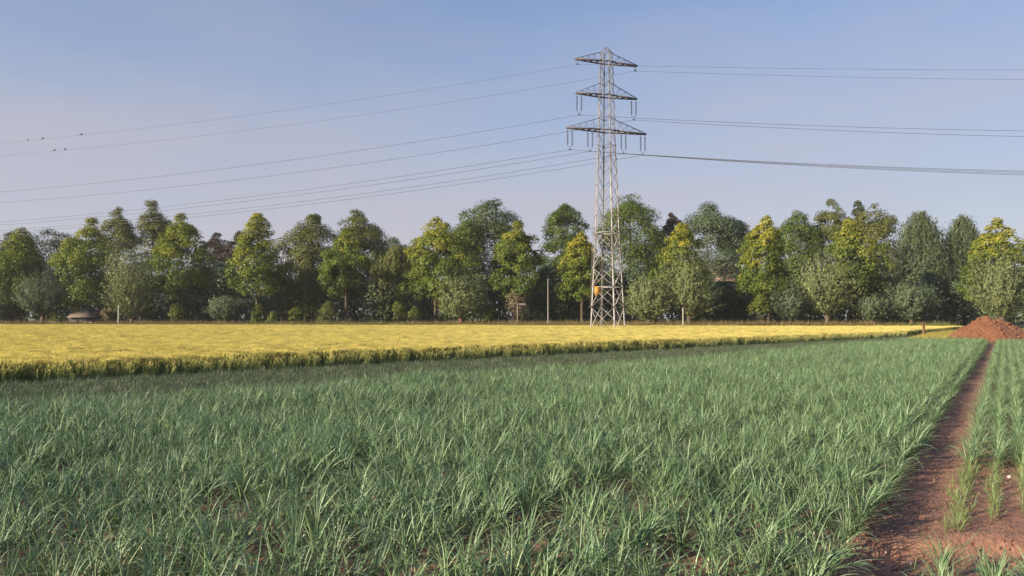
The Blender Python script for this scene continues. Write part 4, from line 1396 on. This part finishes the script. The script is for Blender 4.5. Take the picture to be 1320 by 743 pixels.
# post with small roofed box
p = at(667, 407, 133)
o = tag(empty("box_post", (p.x, 133, -.15)), "pale post with a small dark roofed box near its top, under the central linden", "post")
h = top_h(391, 133)
b = MB(); b.tube([(0, 0, -.1), (0, 0, h)], [.10, .09], 8); b.build("shaft", M["wood"], o, True)
b = MB(); b.box((.85, 0, h - .55), (.75, .6, .45)); bx = b.build("box", M["wall_dark"], o)
b = MB()
for s_ in (-1, 1): b.beam((.85, -.0 + s_ * .22, h - .20), (.85, s_ * .22, h - .201 - .0), .1)
b = MB(); b.add([(.25, -.55, h - .34), (1.45, -.55, h - .34), (1.45, 0, h - .02), (.25, 0, h - .02), (.25, .55, h - .34), (1.45, .55, h - .34)], [[0, 1, 2, 3], [3, 2, 5, 4]])
b.add([(.25, -.55, h - .40), (1.45, -.55, h - .40), (1.45, 0, h - .08), (.25, 0, h - .08), (.25, .55, h - .40), (1.45, .55, h - .40)], [[3, 2, 1, 0], [4, 5, 2, 3]])
b.build("roof", M["wood"], o)
b = MB(); b.beam((0, 0, h - .8), (1.1, 0, h - .8), .08); b.build("bracket", M["wood"], o)

# stout rusty post in the far grass near the heap
g = at(1190, 407, 88)
b = MB()
b.tube([(0, 0, -.2), (.02, 0, .4), (.05, 0, 1.1), (-.05, 0, 1.85)], [.19, .17, .15, .13], 8)
b.lathe([(.17, 1.85), (.06, 1.97), (.001, 2.0)], (-.05, 0, 0), 8)
V = b.V[0]; V += np.random.default_rng(3).normal(0, .02, V.shape)
o = b.build("wooden_post", M["wood_red"]); o.location = (g.x, 88, -.1)
tag(o, "short rusty brown post in the yellow grass left of the soil heap", "post")

# wire fence on the left, posts at uneven spacing
fence = tag(empty("wire_fence", (at(90, 407, 142).x, 142, -.15)), "low wire fence with grey wooden posts along the left tree foot", "fence")
fx = []
for px, hgt in ((-14, 1.2), (1, 1.25), (9, 1.3), (27, 1.2), (47, 1.2), (112, 1.15), (130, 1.15), (166, 1.35), (182, 1.4), (206, 1.2)):
    Yf = 144 - 8 * (px / 206)
    q_ = at(px, 407, Yf) - fence.location
    b = MB(); b.tube([(q_.x, q_.y, -.1), (q_.x + .03, q_.y, hgt)], [.10, .085], 6); b.build("fence_post", M["wood"], fence)
    fx.append((q_.x, q_.y, hgt))
for zf in (.35, .75, 1.05):
    b = MB(); b.tube([(x, y - .1, zf) for x, y, _ in fx], .012, 4); b.build("fence_wire", M["wire"], fence)

# brown roofed shed
Ys = 147
a_, c_ = at(87, 407, Ys), at(122, 407, Ys)
shed = tag(empty("garden_shed", ((a_.x + c_.x) / 2, Ys, -.15)), "long low shed with a brown sloping roof and dark wall between the left lindens", "shed")
w_ = (c_.x - a_.x); e_ = top_h(408.6, Ys); r_ = top_h(400.8, Ys)
b = MB(); b.box((0, 2, e_ / 2), (w_ - .3, 3.7, e_)); wl = b.build("wall", M["wall_dark"], shed)
b = MB()
for s_, y0 in ((1, -.35), (-1, 4.35)):
    b.add([(-w_ / 2, y0, e_ - .08), (w_ / 2, y0, e_ - .08), (w_ / 2 - .15, 2, r_), (-w_ / 2 + .15, 2, r_),
           (-w_ / 2, y0, e_ - .2), (w_ / 2, y0, e_ - .2), (w_ / 2 - .15, 2, r_ - .12), (-w_ / 2 + .15, 2, r_ - .12)],
          [[0, 1, 2, 3], [7, 6, 5, 4], [0, 4, 5, 1], [1, 5, 6, 2], [3, 2, 6, 7], [0, 3, 7, 4]])
for sx in (-1, 1):
    b.add([(sx * (w_ / 2 - .12), -.2, e_ - .1), (sx * (w_ / 2 - .12), 4.2, e_ - .1), (sx * (w_ / 2 - .2), 2, r_ - .1)], [[0, 1, 2]])
b.build("roof", M["roof_brown"], shed)
b = MB(); b.box((-1.0, .13, 1.0), (.95, .06, 1.9)); b.build("door", M["wall_dark"], shed)
for xk in (.8, 2.0):
    b = MB(); b.box((xk, .13, 1.15), (.8, .06, .55)); wn = b.build("window", M["white"], shed)
    b = MB(); b.box((xk, .09, 1.15), (.68, .04, .43)); b.build("pane", M["glass"], wn)

# white car and trailer glimpsed behind the fence
def car(px0, px1, Y, label):
    a0, a1 = at(px0, 407, Y).x, at(px1, 407, Y).x
    L_ = 4.2; root = tag(empty("parked_car", ((a0 + a1) / 2, Y, -.15)), label, "car", None)
    prof = [(-2.1, .55), (-2.05, .95), (-1.35, 1.02), (-.85, 1.48), (.75, 1.5), (1.45, 1.02), (2.0, .95), (2.1, .6), (2.05, .3), (-2.05, .3)]
    b = MB(); n_ = len(prof)
    V = [(x, -.85, z) for x, z in prof] + [(x, .85, z) for x, z in prof]
    b.add(V, [[i, (i + 1) % n_, (i + 1) % n_ + n_, i + n_] for i in range(n_)])
    b.add(V, [list(range(n_))]); b.add(V, [list(range(n_, 2 * n_))[::-1]])
    b.build("body", M["white"], root)
    b = MB(); b.add([(-1.22, -.86, 1.03), (-.8, -.86, 1.40), (.68, -.86, 1.42), (1.28, -.86, 1.03), (-1.22, -.87, 1.03), (-.8, -.87, 1.40), (.68, -.87, 1.42), (1.28, -.87, 1.03)], [[0, 3, 2, 1], [4, 7, 6, 5]])
    b.build("window", M["glass"], root)
    for sx in (-1.3, 1.3):
        for sy in (-.8, .8):
            b = MB(); a = np.arange(12) / 12 * 2 * math.pi
            V = [(sx + .31 * math.cos(t), sy - .1, .31 + .31 * math.sin(t)) for t in a] + [(sx + .31 * math.cos(t), sy + .1, .31 + .31 * math.sin(t)) for t in a]
            b.add(V, [[i, (i + 1) % 12, (i + 1) % 12 + 12, i + 12] for i in range(12)]); b.add(V, [list(range(12))[::-1]]); b.add(V, [list(range(12, 24))])
            b.build("wheel", M["rubber"], root)
    return root


car(60, 78, 150, "white car parked between the dark round willow trunk and the shed")
a0, a1 = at(33, 407, 148).x, at(44, 407, 148).x
tb = tag(empty("garden_table", ((a0 + a1) / 2, 148, -.15)), "white garden table behind the fence left of the dark round willow trunk", "table")
b = MB(); b.box((0, 0, 1.0), (a1 - a0, .9, .09)); b.build("table_top", M["white"], tb)
for sx in (-1, 1):
    for sy in (-1, 1):
        b = MB(); b.beam((sx * .45 * (a1 - a0), sy * .35, 0), (sx * .4 * (a1 - a0), sy * .35, .95), .09); b.build("leg", M["white"], tb)

# house with pink tiled roof glimpsed between the trees right of the pylon
Yh = 166
hc0 = at(938, 407, Yh)
house = tag(empty("house", (hc0.x, Yh, -.15)), "house with pinkish tiled roof and dark gable half hidden by trees", "house")
rz, ez = top_h(341, Yh), top_h(362, Yh)
hw = px2m(30, Yh)
b = MB(); b.box((0, 4, ez / 2), (hw * 1.7, 7.4, ez)); wl = b.build("wall", M["wall_brick"], house)
b = MB(); b.box((0, 0.22, ez * .62), (hw * 1.62, .08, ez * .68)); b.build("gable_boards", M["wall_dark"], house)
b = MB()
b.add([(-hw * .95, -.4, ez - .2), (hw * .95, -.4, ez - .2), (hw * .75, 4, rz), (-hw * .75, 4, rz), (-hw * .95, 8.4, ez - .2), (hw * .95, 8.4, ez - .2)], [[0, 1, 2, 3], [3, 2, 5, 4]])
b.add([(-hw * .95, -.4, ez - .2), (-hw * .75, 4, rz), (-hw * .95, 8.4, ez - .2), (hw * .95, -.4, ez - .2), (hw * .75, 4, rz), (hw * .95, 8.4, ez - .2)], [[0, 1, 2], [3, 5, 4]])
rf = b.build("roof", M["tile_pink"], house)
nrm = np.array([0, -(rz - ez + .2), 4.4]); nrm = np.array([0, -nrm[1] * -1, nrm[2]]); nrm = unit(np.array([0, -(rz - ez + .2), 4.4]))
for j in range(9):                                    # tile courses
    f = (j + .5) / 9
    wz = hw * (1.9 - .4 * f)
    b = MB(); b.box(np.array([0, -.4 + 4.4 * f, ez - .2 + (rz - ez + .2) * f]) + nrm * .05, (wz, .48, .09), np.array([[1, 0, 0], [0, nrm[2], nrm[1]], [0, -nrm[1], nrm[2]]]))
    b.build("tile_course", M["tile_pink"], rf)
b = MB(); b.box((hw * .45, 4.2, rz + .3), (.7, .7, 1.2)); b.build("chimney", M["tile_pink"], rf)
for xk in (-2.2, 2.2):
    b = MB(); b.box((xk, .16, 1.5), (1.4, .08, 1.3)); wn = b.build("window", M["wood"], house)
    b = MB(); b.box((xk, .10, 1.5), (1.2, .05, 1.1)); b.build("pane", M["glass"], wn)

# slim pole with a pale ball far behind the trees
p = at(967.5, 407, 186)
o = tag(empty("flag_pole", (p.x, 186, -.15)), "thin pale pole with small ball top above the dark tree right of the pylon", "pole")
h = top_h(283, 186)
b = MB(); b.tube([(0, 0, -.1), (0, 0, h * .5), (0, 0, h)], [.12, .09, .06], 6); b.build("shaft", M["pole"], o)
b = MB(); b.ellipsoid((0, 0, h + .15), (.26, .26, .2), 10, 7); b.build("finial", M["wall_cream"], o, True)

# ------------------------------------------------------------------ air
b = MB(); b.box((0, 375, 34), (1240, 1090, 71))
m, n_, out = mat_base("haze_air")
pv = n_.nodes.new("ShaderNodeVolumePrincipled")
pv.inputs["Color"].default_value = (0.93, 0.95, 1.0, 1)
pv.inputs["Density"].default_value = 0.00015
n_.links.new(pv.outputs[0], out.inputs["Volume"])
tag(b.build("haze", m), kind="stuff")
